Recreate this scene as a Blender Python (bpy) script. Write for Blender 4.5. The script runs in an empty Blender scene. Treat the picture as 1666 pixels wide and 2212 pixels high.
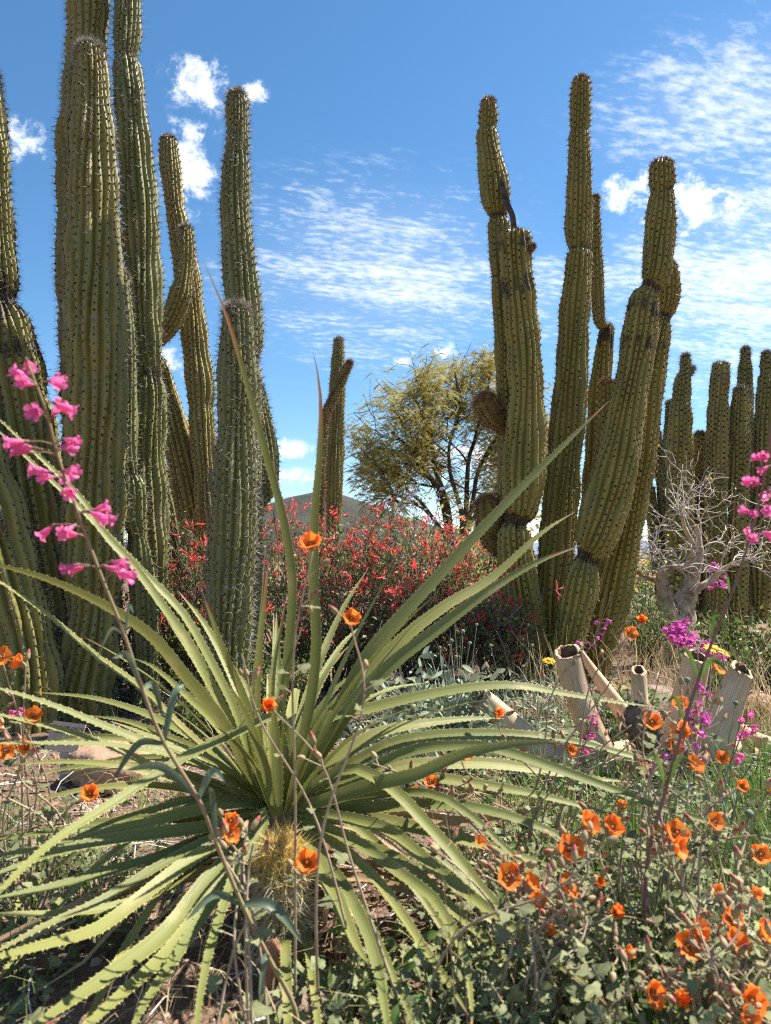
import bpy, math, random
import numpy as np
from mathutils import Vector, Matrix

random.seed(7)
RNG = np.random.default_rng(11)
SC = bpy.context.scene
COL = SC.collection
R = math.radians

# ------------------------------------------------------------------ camera
CAM_H = 0.60
PITCH = R(3.66)
F = 1624.5                       # focal length in units of the 1666 x 2212 layout drawing
cam_d = bpy.data.cameras.new('camera')
cam = bpy.data.objects.new('camera', cam_d)
COL.objects.link(cam)
cam.location = (0, 0, CAM_H)
cam.rotation_euler = (R(90) + PITCH, 0, 0)
cam_d.sensor_fit = 'HORIZONTAL'
cam_d.sensor_width = 36
cam_d.lens = 36 * F / 1666
cam_d.clip_start = 0.02
cam_d.clip_end = 6000
cam_d.dof.use_dof = True
cam_d.dof.focus_distance = 2.7
cam_d.dof.aperture_fstop = cam_d.lens / 3.4      # 3.4 mm opening, as on a phone
SC.camera = cam

# ------------------------------------------------------------------ light
SUN_AZ, SUN_EL = R(67), R(53)
SUN_DIR = Vector((math.sin(SUN_AZ) * math.cos(SUN_EL), math.cos(SUN_AZ) * math.cos(SUN_EL), math.sin(SUN_EL)))
sun_d = bpy.data.lights.new('sun', 'SUN')
sun_d.energy = 5.0
sun_d.angle = R(0.53)
sun_d.color = (1.0, 0.955, 0.87)
sun = bpy.data.objects.new('sun', sun_d)
COL.objects.link(sun)
sun.rotation_euler = (-SUN_DIR).to_track_quat('-Z', 'Y').to_euler()
SC.view_settings.view_transform = 'Standard'
SC.view_settings.look = 'None'
SC.view_settings.exposure = 1.3
SC.view_settings.gamma = 1.0
SC.cycles.use_denoising = False
SC.cycles.filter_width = 1.1
SC.cycles.max_bounces = 8
SC.cycles.diffuse_bounces = 5
SC.cycles.transparent_max_bounces = 8
SC.cycles.caustics_reflective = False
SC.cycles.caustics_refractive = False


def ray(x, y):
    """direction through the layout point (x, y)"""
    cx, cy = (x - 833) / F, (1106 - y) / F
    c, s = math.cos(PITCH), math.sin(PITCH)
    return Vector((cx, c - cy * s, s + cy * c))


def P(x, y, d):
    """the point of the place that stands d metres ahead at layout point (x, y)"""
    r = ray(x, y)
    return Vector((0, 0, CAM_H)) + r * (d / r.y)


def px(w, d):
    return w * d / F


def sstep(a, b, x):
    t = np.clip((np.asarray(x, float) - a) / (b - a), 0, 1)
    return t * t * (3 - 2 * t)


def ground_z(x, y):
    x = np.asarray(x, float); y = np.asarray(y, float)
    z = 0.09 * sstep(1.9, 3.4, y) + 0.10 * sstep(3.4, 6.5, y) + 0.15 * sstep(10, 60, y)
    near = 1 - sstep(12, 30, np.hypot(x, y))
    z = z + near * (0.013 * np.sin(3.1 * x + 1.7 * np.sin(2.3 * y)) + 0.011 * np.sin(4.7 * y + 2.0 * np.sin(1.9 * x + 1)) + 0.005 * np.sin(11 * x + 3) * np.sin(9.3 * y))
    return z


def on_ground(x, y):
    return Vector((x, y, float(ground_z(x, y))))


# ------------------------------------------------------------------ sky
world = bpy.data.worlds.new('World')
SC.world = world
world.use_nodes = True
wt = world.node_tree
world.cycles.sampling_method = 'MANUAL'
world.cycles.sample_map_resolution = 256


def wmath(op, a, b=None, c=None, clamp=False):
    n = wt.nodes.new('ShaderNodeMath'); n.operation = op; n.use_clamp = clamp
    for i, v in enumerate((a, b, c)):
        if v is None:
            continue
        if isinstance(v, (int, float)):
            n.inputs[i].default_value = v
        else:
            wt.links.new(v, n.inputs[i])
    return n.outputs[0]


def wramp(v, lo, hi):
    n = wt.nodes.new('ShaderNodeMapRange'); n.interpolation_type = 'SMOOTHSTEP'
    wt.links.new(v, n.inputs['Value'])
    n.inputs['From Min'].default_value = lo; n.inputs['From Max'].default_value = hi
    return n.outputs[0]


def wcomb(a, b, c):
    n = wt.nodes.new('ShaderNodeCombineXYZ')
    for i, v in enumerate((a, b, c)):
        if isinstance(v, (int, float)):
            n.inputs[i].default_value = v
        else:
            wt.links.new(v, n.inputs[i])
    return n.outputs[0]


def wnoise(vec, scale, detail=5, rough=0.55, dist=0.0):
    n = wt.nodes.new('ShaderNodeTexNoise')
    wt.links.new(vec, n.inputs['Vector'])
    n.inputs['Scale'].default_value = scale; n.inputs['Detail'].default_value = detail
    n.inputs['Roughness'].default_value = rough; n.inputs['Distortion'].default_value = dist
    return n.outputs['Fac']


def build_sky():
    bg = wt.nodes['Background']
    sky = wt.nodes.new('ShaderNodeTexSky')
    sky.sky_type = 'NISHITA'; sky.sun_disc = False
    sky.sun_elevation = SUN_EL; sky.sun_rotation = SUN_AZ
    sky.altitude = 800; sky.air_density = 1.0; sky.dust_density = 0.25; sky.ozone_density = 2.2
    tc = wt.nodes.new('ShaderNodeTexCoord')
    sep = wt.nodes.new('ShaderNodeSeparateXYZ')
    wt.links.new(tc.outputs['Generated'], sep.inputs[0])
    X, Y, Z = sep.outputs
    az = wmath('ARCTAN2', X, Y)
    el = wmath('ARCSINE', Z)
    zz = wmath('ADD', wmath('MAXIMUM', Z, 0.0), 0.10)
    U, V = wmath('DIVIDE', X, zz), wmath('DIVIDE', Y, zz)

    sphere = wcomb(az, el, 0.0)

    def blob(x, y, wx, wy):
        """distance from a place in the sky, in units of its half widths"""
        r = ray(x, y).normalized()
        a0, e0 = math.atan2(r.x, r.y), math.asin(r.z)
        n = wt.nodes.new('ShaderNodeVectorMath'); n.operation = 'MULTIPLY_ADD'
        wt.links.new(sphere, n.inputs[0])
        n.inputs[1].default_value = (F / wx, F / wy, 0); n.inputs[2].default_value = (-a0 * F / wx, -e0 * F / wy, 0)
        l = wt.nodes.new('ShaderNodeVectorMath'); l.operation = 'LENGTH'
        wt.links.new(n.outputs[0], l.inputs[0])
        return l.outputs['Value']

    # high thin rippled cloud on a plane overhead
    plane = wcomb(U, V, 0.0)
    stretch = wcomb(wmath('ADD', wmath('MULTIPLY', U, 0.7), wmath('MULTIPLY', V, 0.22)), wmath('ADD', wmath('MULTIPLY', V, 1.5), wmath('MULTIPLY', U, -0.45)), 3.7)
    n_big = wnoise(plane, 0.9, 2, 0.6)
    n_mid = wnoise(stretch, 4.2, 5, 0.66, 0.4)
    n_fine = wnoise(stretch, 34.0, 3, 0.65)
    mask = None
    for (x, y, wx, wy, g) in ((830, 590, 520, 270, 0.95), (1680, 590, 560, 330, 1.15), (1560, 230, 400, 190, 0.85), (1150, 640, 360, 170, 0.75)):
        b = wmath('MULTIPLY_ADD', blob(x, y, wx, wy), -g, g)
        mask = b if mask is None else wmath('MAXIMUM', mask, b)
    mask = wmath('MAXIMUM', mask, 0.0)
    behind = wmath('MULTIPLY', wramp(n_big, 0.45, 0.7), wramp(wmath('ABSOLUTE', az), 0.62, 1.0))
    mask = wmath('MAXIMUM', mask, wmath('MULTIPLY', behind, 0.7))
    tex = wmath('ADD', wmath('MULTIPLY', n_mid, 0.72), wmath('MULTIPLY', n_fine, 0.60))
    thr = wmath('SUBTRACT', tex, wmath('SUBTRACT', 0.79, wmath('MULTIPLY', mask, 0.36)))
    cirrus = wmath('MULTIPLY', wramp(thr, -0.06, 0.38), wramp(mask, 0.0, 0.35))
    veil = wmath('MULTIPLY', wramp(mask, 0.1, 1.3), wmath('MULTIPLY', n_mid, 0.7))
    cirrus = wmath('MAXIMUM', wmath('MULTIPLY', cirrus, 0.68), wmath('MULTIPLY', veil, 0.62))
    # small fair-weather puffs
    ang = wcomb(az, wmath('MULTIPLY', el, 1.3), 0.4)
    n_puff = wnoise(ang, 24.0, 6, 0.68, 0.25)
    pm = None
    for (x, y, wx, wy) in ((440, 180, 108, 60), (545, 203, 56, 36), (412, 352, 92, 118), (55, 305, 80, 48), (368, 782, 66, 44), (622, 968, 66, 30), (884, 778, 50, 26), (962, 757, 40, 26), (640, 1030, 85, 24), (1365, 415, 100, 50), (1500, 450, 150, 90), (1040, 995, 260, 60)):
        b = blob(x, y, wx, wy)
        pm = b if pm is None else wmath('MINIMUM', pm, b)
    pm = wmath('SUBTRACT', 1.0, pm)
    pd = wmath('ADD', wmath('MULTIPLY', wmath('MAXIMUM', pm, -0.5), 0.55), wmath('MULTIPLY', wmath('SUBTRACT', n_puff, 0.5), 2.1))
    puff = wmath('MULTIPLY', wramp(pd, 0.12, 0.60), wramp(pm, -0.05, 0.4))
    grey = wmath('MULTIPLY', wramp(pd, 0.35, 0.8), wramp(n_fine, 0.35, 0.62))
    dens = wmath('MAXIMUM', cirrus, wmath('MULTIPLY', puff, 0.88))
    tone = wt.nodes.new('ShaderNodeMix'); tone.data_type = 'RGBA'
    tone.inputs[6].default_value = (7.6, 7.8, 8.1, 1); tone.inputs[7].default_value = (5.6, 5.8, 6.3, 1)
    wt.links.new(wmath('MULTIPLY', grey, puff), tone.inputs[0])
    mix = wt.nodes.new('ShaderNodeMix'); mix.data_type = 'RGBA'
    wt.links.new(dens, mix.inputs[0])
    hs = wt.nodes.new('ShaderNodeHueSaturation')
    hs.inputs['Hue'].default_value = 0.494
    hs.inputs['Saturation'].default_value = 1.2
    wt.links.new(sky.outputs[0], hs.inputs['Color'])
    wt.links.new(hs.outputs[0], mix.inputs[6]); wt.links.new(tone.outputs[2], mix.inputs[7])
    wt.links.new(mix.outputs[2], bg.inputs['Color'])
    bg.inputs['Strength'].default_value = 0.079


build_sky()

# ------------------------------------------------------------------ mesh helpers


def mesh_np(name, V, faces, mats, attrs=None, smooth=True):
    """V (n,3); faces: list of (array (m,k), material index)"""
    me = bpy.data.meshes.new(name)
    V = np.asarray(V, np.float32)
    loops = np.concatenate([np.asarray(f, np.int32).ravel() for f, _ in faces])
    sizes = np.concatenate([np.full(len(f), np.asarray(f).shape[1], np.int32) for f, _ in faces])
    mi = np.concatenate([np.full(len(f), m, np.int32) for f, m in faces])
    starts = np.concatenate([[0], np.cumsum(sizes)[:-1]]).astype(np.int32)
    me.vertices.add(len(V)); me.vertices.foreach_set('co', V.ravel())
    me.loops.add(len(loops)); me.loops.foreach_set('vertex_index', loops)
    me.polygons.add(len(sizes)); me.polygons.foreach_set('loop_start', starts); me.polygons.foreach_set('loop_total', sizes)
    for m in mats:
        me.materials.append(m)
    me.polygons.foreach_set('material_index', mi)
    me.polygons.foreach_set('use_smooth', np.full(len(sizes), bool(smooth)))
    for k, v in (attrs or {}).items():
        a = me.attributes.new(k, 'FLOAT', 'POINT')
        a.data.foreach_set('value', np.asarray(v, np.float32))
    me.update(calc_edges=True)
    return me


class MB:
    """collects pieces of one mesh"""

    def __init__(self):
        self.v, self.f, self.n, self.a = [], [], 0, {}

    def add(self, V, faces, **attrs):
        V = np.asarray(V, float)
        for f, m in faces:
            self.f.append((np.asarray(f, int) + self.n, m))
        for k in set(self.a) | set(attrs):
            val = attrs.get(k, 0.0)
            arr = np.broadcast_to(np.asarray(val, float), (len(V),))
            self.a.setdefault(k, [np.zeros(self.n)] if self.n else []).append(arr)
        self.v.append(V); self.n += len(V)

    def tube(self, pts, rad, sides=5, mat=0, cap=True, **attrs):
        V, Fq, Ft = tube_geo(pts, rad, sides, cap)
        fs = [(Fq, mat)]
        if cap:
            fs.append((Ft, mat))
        self.add(V, fs, **attrs)

    def scatter(self, V0, faces, M3, loc, **attrs):
        """copies of (V0, faces) under the (n,3,3) matrices and (n,3) places"""
        n, k = len(loc), len(V0)
        V = np.einsum('nij,kj->nki', M3, V0) + loc[:, None, :]
        off = (np.arange(n) * k)[:, None, None]
        fs = [((np.asarray(f, int)[None] + off).reshape(-1, np.asarray(f).shape[1]), m) for f, m in faces]
        at = {a: np.repeat(np.asarray(v, float), k) if np.ndim(v) == 1 and len(v) == n else v for a, v in attrs.items()}
        self.add(V.reshape(-1, 3), fs, **at)

    def build(self, name, mats, parent=None, smooth=True, kind=None):
        off = np.array(parent_loc(parent))
        me = mesh_np(name, np.concatenate(self.v) - off, self.f, mats if isinstance(mats, (list, tuple)) else [mats], {k: np.concatenate(v) for k, v in self.a.items()}, smooth)
        o = bpy.data.objects.new(name, me)
        COL.objects.link(o)
        if parent:
            o.parent = parent
        if kind:
            o['kind'] = kind
        return o


def parent_loc(p):
    v = Vector((0, 0, 0))
    while p:
        v = v + p.location
        p = p.parent
    return v


def catmull(pts, n):
    """n points evenly spaced in parameter along a smooth curve through pts (k, m)"""
    p = np.asarray(pts, float)
    if len(p) == 2:
        t = np.linspace(0, 1, n)[:, None]
        return p[0] * (1 - t) + p[1] * t
    p = np.vstack([2 * p[0] - p[1], p, 2 * p[-1] - p[-2]])
    k = len(p) - 3
    t = np.linspace(0, k, n); i = np.minimum(t.astype(int), k - 1); u = (t - i)[:, None]
    a, b, c, d = p[i], p[i + 1], p[i + 2], p[i + 3]
    return 0.5 * (2 * b + (c - a) * u + (2 * a - 5 * b + 4 * c - d) * u ** 2 + (-a + 3 * b - 3 * c + d) * u ** 3)


def frames(C):
    T = np.gradient(C, axis=0); T /= np.linalg.norm(T, axis=1)[:, None] + 1e-12
    N = np.zeros_like(T)
    a = np.array([0, -1.0, 0]) if abs(T[0][1]) < 0.9 else np.array([1.0, 0, 0])
    n = a - T[0] * a.dot(T[0]); N[0] = n / np.linalg.norm(n)
    for i in range(1, len(T)):
        n = N[i - 1] - T[i] * N[i - 1].dot(T[i]); N[i] = n / (np.linalg.norm(n) + 1e-12)
    return T, N, np.cross(T, N)


def tube_geo(pts, rad, sides=5, cap=True):
    C = np.asarray(pts, float); m = len(C)
    rad = np.broadcast_to(np.asarray(rad, float), (m,))
    T, N, B = frames(C)
    th = np.arange(sides) * 2 * np.pi / sides
    V = C[:, None] + rad[:, None, None] * (np.cos(th)[None, :, None] * N[:, None] + np.sin(th)[None, :, None] * B[:, None])
    V = V.reshape(-1, 3)
    i, j = np.meshgrid(np.arange(m - 1), np.arange(sides), indexing='ij')
    i, j = i.ravel(), j.ravel(); j2 = (j + 1) % sides
    Fq = np.stack([i * sides + j, i * sides + j2, (i + 1) * sides + j2, (i + 1) * sides + j], 1)
    Ft = None
    if cap:
        V = np.vstack([V, C[-1] + T[-1] * rad[-1] * 0.6, C[0]])
        a = np.arange(sides)
        top = np.stack([(m - 1) * sides + a, (m - 1) * sides + (a + 1) % sides, np.full(sides, m * sides)], 1)
        bot = np.stack([(a + 1) % sides, a, np.full(sides, m * sides + 1)], 1)
        Ft = np.vstack([top, bot])
    return V, Fq, Ft


def rand_rot(n, rng, zdir=None):
    """n rotation matrices; columns x,y,z with z along zdir (n,3)"""
    z = rng.normal(size=(n, 3)) if zdir is None else np.asarray(zdir, float)
    z = z / np.linalg.norm(z, axis=1)[:, None]
    a = rng.normal(size=(n, 3))
    x = np.cross(a, z); x /= np.linalg.norm(x, axis=1)[:, None] + 1e-9
    y = np.cross(z, x)
    return np.stack([x, y, z], 2)


def frame_from(z, up=(0, 0, 1), roll=0.0):
    z = Vector(z).normalized(); u = Vector(up)
    x = u.cross(z)
    if x.length < 1e-4:
        x = Vector((1, 0, 0))
    x.normalize(); y = z.cross(x)
    return Matrix((x, y, z)).transposed() @ Matrix.Rotation(roll, 3, 'Z')


def thing(name, label, cat, loc=(0, 0, 0), group=None):
    o = bpy.data.objects.new(name, None)
    COL.objects.link(o)
    o.empty_display_size = 0.05
    o.location = loc
    return tag(o, label, cat, group)


def tag(o, label, cat=None, group=None, kind=None):
    o['label'] = label
    if cat:
        o['category'] = cat
    if group:
        o['group'] = group
    if kind:
        o['kind'] = kind
    return o


def inst(name, me, parent, loc, rot3, scale=1.0):
    """a copy of a shared mesh at a world place under parent (which has no rotation)"""
    o = bpy.data.objects.new(name, me)
    COL.objects.link(o)
    o.parent = parent
    m = rot3.to_4x4() @ Matrix.Scale(scale, 4)
    m.translation = Vector(loc) - parent_loc(parent)
    o.matrix_basis = m
    return o


# ------------------------------------------------------------------ materials


def new_mat(name):
    m = bpy.data.materials.new(name); m.use_nodes = True
    nt = m.node_tree
    return m, nt, nt.nodes['Principled BSDF'], nt.nodes['Material Output']


def N(nt, t, **kw):
    n = nt.nodes.new('ShaderNode' + t)
    for k, v in kw.items():
        if k.startswith('i_'):
            n.inputs[k[2:].replace('_', ' ')].default_value = v
        else:
            setattr(n, k, v)
    return n


def mixc(nt, fac, a, b, blend='MIX'):
    n = nt.nodes.new('ShaderNodeMix'); n.data_type = 'RGBA'; n.blend_type = blend
    for i, v in ((0, fac), (6, a), (7, b)):
        if isinstance(v, (int, float)):
            n.inputs[i].default_value = v
        elif isinstance(v, tuple):
            n.inputs[i].default_value = (*v, 1) if len(v) == 3 else v
        else:
            nt.links.new(v, n.inputs[i])
    return n.outputs[2]


def noise(nt, scale, detail=4, rough=0.55, dist=0.0, coord='Object', vec=None):
    if vec is None:
        vec = N(nt, 'TexCoord').outputs[coord]
    n = N(nt, 'TexNoise', i_Scale=scale, i_Detail=detail, i_Roughness=rough, i_Distortion=dist)
    nt.links.new(vec, n.inputs['Vector'])
    return n.outputs['Fac']


def ramp(nt, v, lo, hi):
    n = N(nt, 'MapRange'); n.interpolation_type = 'SMOOTHSTEP'
    nt.links.new(v, n.inputs['Value'])
    n.inputs['From Min'].default_value = lo; n.inputs['From Max'].default_value = hi
    return n.outputs[0]


def mth(nt, op, a, b=None):
    n = N(nt, 'Math', operation=op)
    for i, v in enumerate((a, b)):
        if v is None:
            continue
        if isinstance(v, (int, float)):
            n.inputs[i].default_value = v
        else:
            nt.links.new(v, n.inputs[i])
    return n.outputs[0]


def attr(nt, name):
    return N(nt, 'Attribute', attribute_name=name).outputs['Fac']


def bump(nt, h, strength, dist, bsdf):
    b = N(nt, 'Bump'); b.inputs['Strength'].default_value = strength; b.inputs['Distance'].default_value = dist
    nt.links.new(h, b.inputs['Height']); nt.links.new(b.outputs[0], bsdf.inputs['Normal'])


def translucent(nt, bsdf, out, col, amount):
    t = N(nt, 'BsdfTranslucent'); mx = N(nt, 'MixShader'); mx.inputs[0].default_value = amount
    if isinstance(col, tuple):
        t.inputs[0].default_value = (*col, 1)
    else:
        nt.links.new(col, t.inputs[0])
    nt.links.new(bsdf.outputs[0], mx.inputs[1]); nt.links.new(t.outputs[0], mx.inputs[2]); nt.links.new(mx.outputs[0], out.inputs['Surface'])


def simple(name, c1, c2, scale=30, rough=0.7, trans=0.0, bmp=0.0, bdist=0.002, rnd=True, spec=0.3):
    """two mixed tones by noise, varied from piece to piece"""
    m, nt, b, out = new_mat(name)
    f = ramp(nt, noise(nt, scale, 5), 0.3, 0.7)
    col = mixc(nt, f, c1, c2)
    if rnd:
        hs = N(nt, 'HueSaturation')
        oi = N(nt, 'ObjectInfo').outputs['Random']
        v = mth(nt, 'ADD', mth(nt, 'MULTIPLY', mth(nt, 'ADD', oi, attr(nt, 'rnd')), 0.45), 0.72)
        nt.links.new(v, hs.inputs['Value']); nt.links.new(col, hs.inputs['Color']); col = hs.outputs[0]
    nt.links.new(col, b.inputs['Base Color'])
    b.inputs['Roughness'].default_value = rough
    b.inputs['Specular IOR Level'].default_value = spec
    if bmp:
        bump(nt, noise(nt, scale * 2.2, 6), bmp, bdist, b)
    if trans:
        translucent(nt, b, out, col, trans)
    return m


def cactus_mat(name, c_a, c_b, c_lo):
    """c_a, c_b skin tones; c_lo: corky skin low on the stem and in old patches"""
    m, nt, b, out = new_mat(name)
    big = ramp(nt, noise(nt, 5.0, 3), 0.32, 0.68)
    fine = noise(nt, 90, 4)
    col = mixc(nt, big, c_a, c_b)
    col = mixc(nt, mth(nt, 'MULTIPLY', ramp(nt, fine, 0.45, 0.75), 0.35), col, tuple(min(1, 1.45 * x) for x in c_a))
    spots = ramp(nt, noise(nt, 38, 3, 0.7), 0.70, 0.76)
    col = mixc(nt, mth(nt, 'MULTIPLY', spots, 0.55), col, (0.05, 0.032, 0.02))
    patch = ramp(nt, noise(nt, 9, 5, 0.65), 0.56, 0.70)
    col = mixc(nt, mth(nt, 'MULTIPLY', patch, 0.6), col, c_lo)
    sc = mth(nt, 'MULTIPLY', attr(nt, 'scar'), 1.0)
    edge = ramp(nt, mth(nt, 'ADD', sc, mth(nt, 'MULTIPLY', mth(nt, 'SUBTRACT', noise(nt, 55, 5, 0.65), 0.5), 1.1)), 0.42, 0.62)
    cork = mixc(nt, ramp(nt, noise(nt, 120, 4), 0.35, 0.65), (0.018, 0.012, 0.008), (0.085, 0.058, 0.038))
    col = mixc(nt, mth(nt, 'MULTIPLY', edge, 0.92), col, cork)
    nt.links.new(col, b.inputs['Base Color'])
    b.inputs['Roughness'].default_value = 0.5
    b.inputs['Specular IOR Level'].default_value = 0.3
    bump(nt, mth(nt, 'ADD', mth(nt, 'MULTIPLY', noise(nt, 160, 4), 0.5), mth(nt, 'MULTIPLY', edge, noise(nt, 70, 5))), 0.45, 0.004, b)
    return m


MAT = {}
MAT['skin_green'] = cactus_mat('cactus_skin_green', (0.185, 0.17, 0.045), (0.25, 0.205, 0.055), (0.25, 0.185, 0.09))
MAT['skin_grey'] = cactus_mat('cactus_skin_grey_green', (0.15, 0.155, 0.052), (0.205, 0.19, 0.065), (0.28, 0.225, 0.135))
MAT['skin_olive'] = cactus_mat('cactus_skin_olive', (0.195, 0.172, 0.040), (0.265, 0.212, 0.052), (0.21, 0.155, 0.07))
MAT['skin_yellow'] = cactus_mat('cactus_skin_yellow', (0.25, 0.21, 0.068), (0.32, 0.25, 0.085), (0.30, 0.21, 0.10))
MAT['areole'] = simple('areole_felt', (0.012, 0.009, 0.007), (0.035, 0.024, 0.017), 60, 0.9, rnd=False, spec=0.1)
MAT['spine_grey'] = simple('spine_grey', (0.42, 0.38, 0.31), (0.16, 0.13, 0.10), 45, 0.55, rnd=False)
MAT['spine_red'] = simple('spine_reddish', (0.42, 0.25, 0.14), (0.17, 0.08, 0.045), 45, 0.55, rnd=False)
MAT['spine_gold'] = simple('spine_golden', (0.70, 0.49, 0.14), (0.60, 0.46, 0.20), 25, 0.5, trans=0.35, rnd=False)
MAT['spine_straw'] = simple('spine_straw', (0.50, 0.42, 0.27), (0.30, 0.25, 0.17), 25, 0.6, rnd=False)
MAT['cork'] = simple('dark_cork', (0.03, 0.022, 0.017), (0.10, 0.08, 0.065), 40, 0.9, bmp=0.6, rnd=False)
MAT['wood_pale'] = simple('weathered_pale_wood', (0.50, 0.43, 0.33), (0.36, 0.29, 0.21), 16, 0.8, bmp=0.5, rnd=False)
MAT['wood_pith'] = simple('brown_pith', (0.20, 0.115, 0.06), (0.09, 0.05, 0.028), 50, 0.9, bmp=0.6, rnd=False)
MAT['bark_rough'] = simple('rough_dark_bark', (0.26, 0.18, 0.12), (0.11, 0.075, 0.05), 45, 0.95, bmp=1.0, bdist=0.01, rnd=False)
MAT['bark_pale'] = simple('peeling_pale_bark', (0.47, 0.37, 0.27), (0.20, 0.14, 0.095), 22, 0.8, bmp=0.7, bdist=0.004, rnd=False)
MAT['twig_white'] = simple('bleached_twig', (0.66, 0.60, 0.54), (0.42, 0.35, 0.30), 12, 0.75, rnd=False)
MAT['bark_tree'] = simple('tree_bark', (0.085, 0.062, 0.048), (0.04, 0.03, 0.025), 14, 0.9, bmp=0.6, rnd=False)
MAT['leaf_tree'] = simple('mesquite_leaf', (0.36, 0.29, 0.08), (0.26, 0.245, 0.075), 1.3, 0.6, trans=0.5)
MAT['leaf_shrub'] = simple('shrub_leaf', (0.145, 0.175, 0.045), (0.09, 0.12, 0.032), 8, 0.5, trans=0.3)
MAT['twig_dark'] = simple('dark_twig', (0.085, 0.06, 0.05), (0.15, 0.11, 0.09), 20, 0.8, rnd=False)
MAT['red'] = simple('scarlet_tube', (0.80, 0.15, 0.125), (0.64, 0.085, 0.075), 25, 0.5, trans=0.4)
MAT['pink'] = simple('magenta_corolla', (0.86, 0.19, 0.42), (0.76, 0.14, 0.37), 60, 0.5, trans=0.4)
MAT['magenta'] = simple('purple_pink_corolla', (0.74, 0.15, 0.50), (0.62, 0.11, 0.43), 60, 0.5, trans=0.35)
MAT['orange'] = simple('orange_petal', (0.98, 0.32, 0.05), (0.96, 0.265, 0.038), 80, 0.55, trans=0.5)
MAT['orange_eye'] = simple('flower_eye', (0.50, 0.16, 0.04), (0.60, 0.22, 0.05), 60, 0.8, rnd=False)
MAT['calyx'] = simple('calyx_felt', (0.44, 0.37, 0.18), (0.40, 0.25, 0.15), 60, 0.8, trans=0.2)
MAT['bud_tip'] = simple('bud_tip', (0.50, 0.09, 0.085), (0.42, 0.14, 0.11), 60, 0.7, trans=0.2)
MAT['stem_mallow'] = simple('felted_stem', (0.40, 0.33, 0.21), (0.32, 0.21, 0.15), 30, 0.85, rnd=False)
MAT['leaf_mallow'] = simple('felted_leaf', (0.25, 0.255, 0.125), (0.155, 0.175, 0.08), 40, 0.85, trans=0.25, bmp=0.4)
MAT['leaf_green'] = simple('fresh_leaf', (0.13, 0.20, 0.045), (0.09, 0.15, 0.035), 30, 0.55, trans=0.35)
MAT['leaf_blue'] = simple('blue_green_leaf', (0.15, 0.195, 0.12), (0.11, 0.15, 0.095), 14, 0.45, trans=0.25)
MAT['leaf_silver'] = simple('silvery_leaf', (0.30, 0.33, 0.22), (0.21, 0.245, 0.165), 30, 0.8, trans=0.2)
MAT['stem_pen'] = simple('penstemon_stem', (0.27, 0.25, 0.095), (0.26, 0.165, 0.11), 6, 0.6, rnd=False)
MAT['stem_purple'] = simple('purple_stem', (0.23, 0.10, 0.10), (0.20, 0.13, 0.10), 9, 0.6, rnd=False)
MAT['yellow'] = simple('yellow_ray', (0.85, 0.60, 0.02), (0.75, 0.47, 0.015), 40, 0.6, trans=0.3)
MAT['lavender'] = simple('lavender_petal', (0.42, 0.36, 0.72), (0.52, 0.46, 0.75), 40, 0.6, trans=0.3)
MAT['straw'] = simple('dry_straw', (0.52, 0.41, 0.23), (0.36, 0.26, 0.14), 12, 0.8, trans=0.2)
MAT['litter'] = simple('dead_leaf', (0.27, 0.17, 0.095), (0.14, 0.09, 0.055), 30, 0.9)
MAT['rock_pink'] = simple('pinkish_granite', (0.46, 0.29, 0.19), (0.27, 0.16, 0.105), 26, 0.9, bmp=0.8, bdist=0.006, rnd=False)
MAT['rock_grey'] = simple('brown_rock', (0.30, 0.215, 0.165), (0.14, 0.095, 0.075), 22, 0.95, bmp=1.0, bdist=0.012, rnd=False)
MAT['rock_orange'] = simple('orange_sandstone', (0.42, 0.21, 0.11), (0.26, 0.125, 0.07), 30, 0.9, bmp=0.8, bdist=0.006, rnd=False)
MAT['pebble'] = simple('pebble_stone', (0.40, 0.29, 0.215), (0.24, 0.165, 0.125), 9, 0.9)
MAT['sign_plate'] = simple('sign_plate', (0.46, 0.34, 0.27), (0.40, 0.29, 0.23), 20, 0.9, rnd=False, spec=0.05)
MAT['sign_post'] = simple('sign_post', (0.42, 0.40, 0.38), (0.34, 0.31, 0.29), 20, 0.45, rnd=False)
MAT['ink'] = simple('engraved_letters', (0.05, 0.04, 0.04), (0.07, 0.05, 0.05), 20, 0.7, rnd=False)


def ground_mat():
    m, nt, b, out = new_mat('desert_soil')
    big = ramp(nt, noise(nt, 1.6, 5), 0.35, 0.65)
    col = mixc(nt, big, (0.33, 0.215, 0.15), (0.235, 0.15, 0.105))
    grit = noise(nt, 130, 5, 0.7)
    col = mixc(nt, ramp(nt, grit, 0.35, 0.7), mixc(nt, 0.55, col, (0.07, 0.045, 0.032)), col)
    vor = N(nt, 'TexVoronoi', i_Scale=70.0)
    nt.links.new(N(nt, 'TexCoord').outputs['Object'], vor.inputs['Vector'])
    col = mixc(nt, mth(nt, 'MULTIPLY', ramp(nt, noise(nt, 14, 4), 0.45, 0.7), 0.35), col, vor.outputs['Color'], 'SOFT_LIGHT')
    nt.links.new(col, b.inputs['Base Color'])
    b.inputs['Roughness'].default_value = 0.95; b.inputs['Specular IOR Level'].default_value = 0.1
    bump(nt, mth(nt, 'ADD', mth(nt, 'MULTIPLY', vor.outputs['Distance'], -0.8), grit), 0.8, 0.012, b)
    return m


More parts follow.
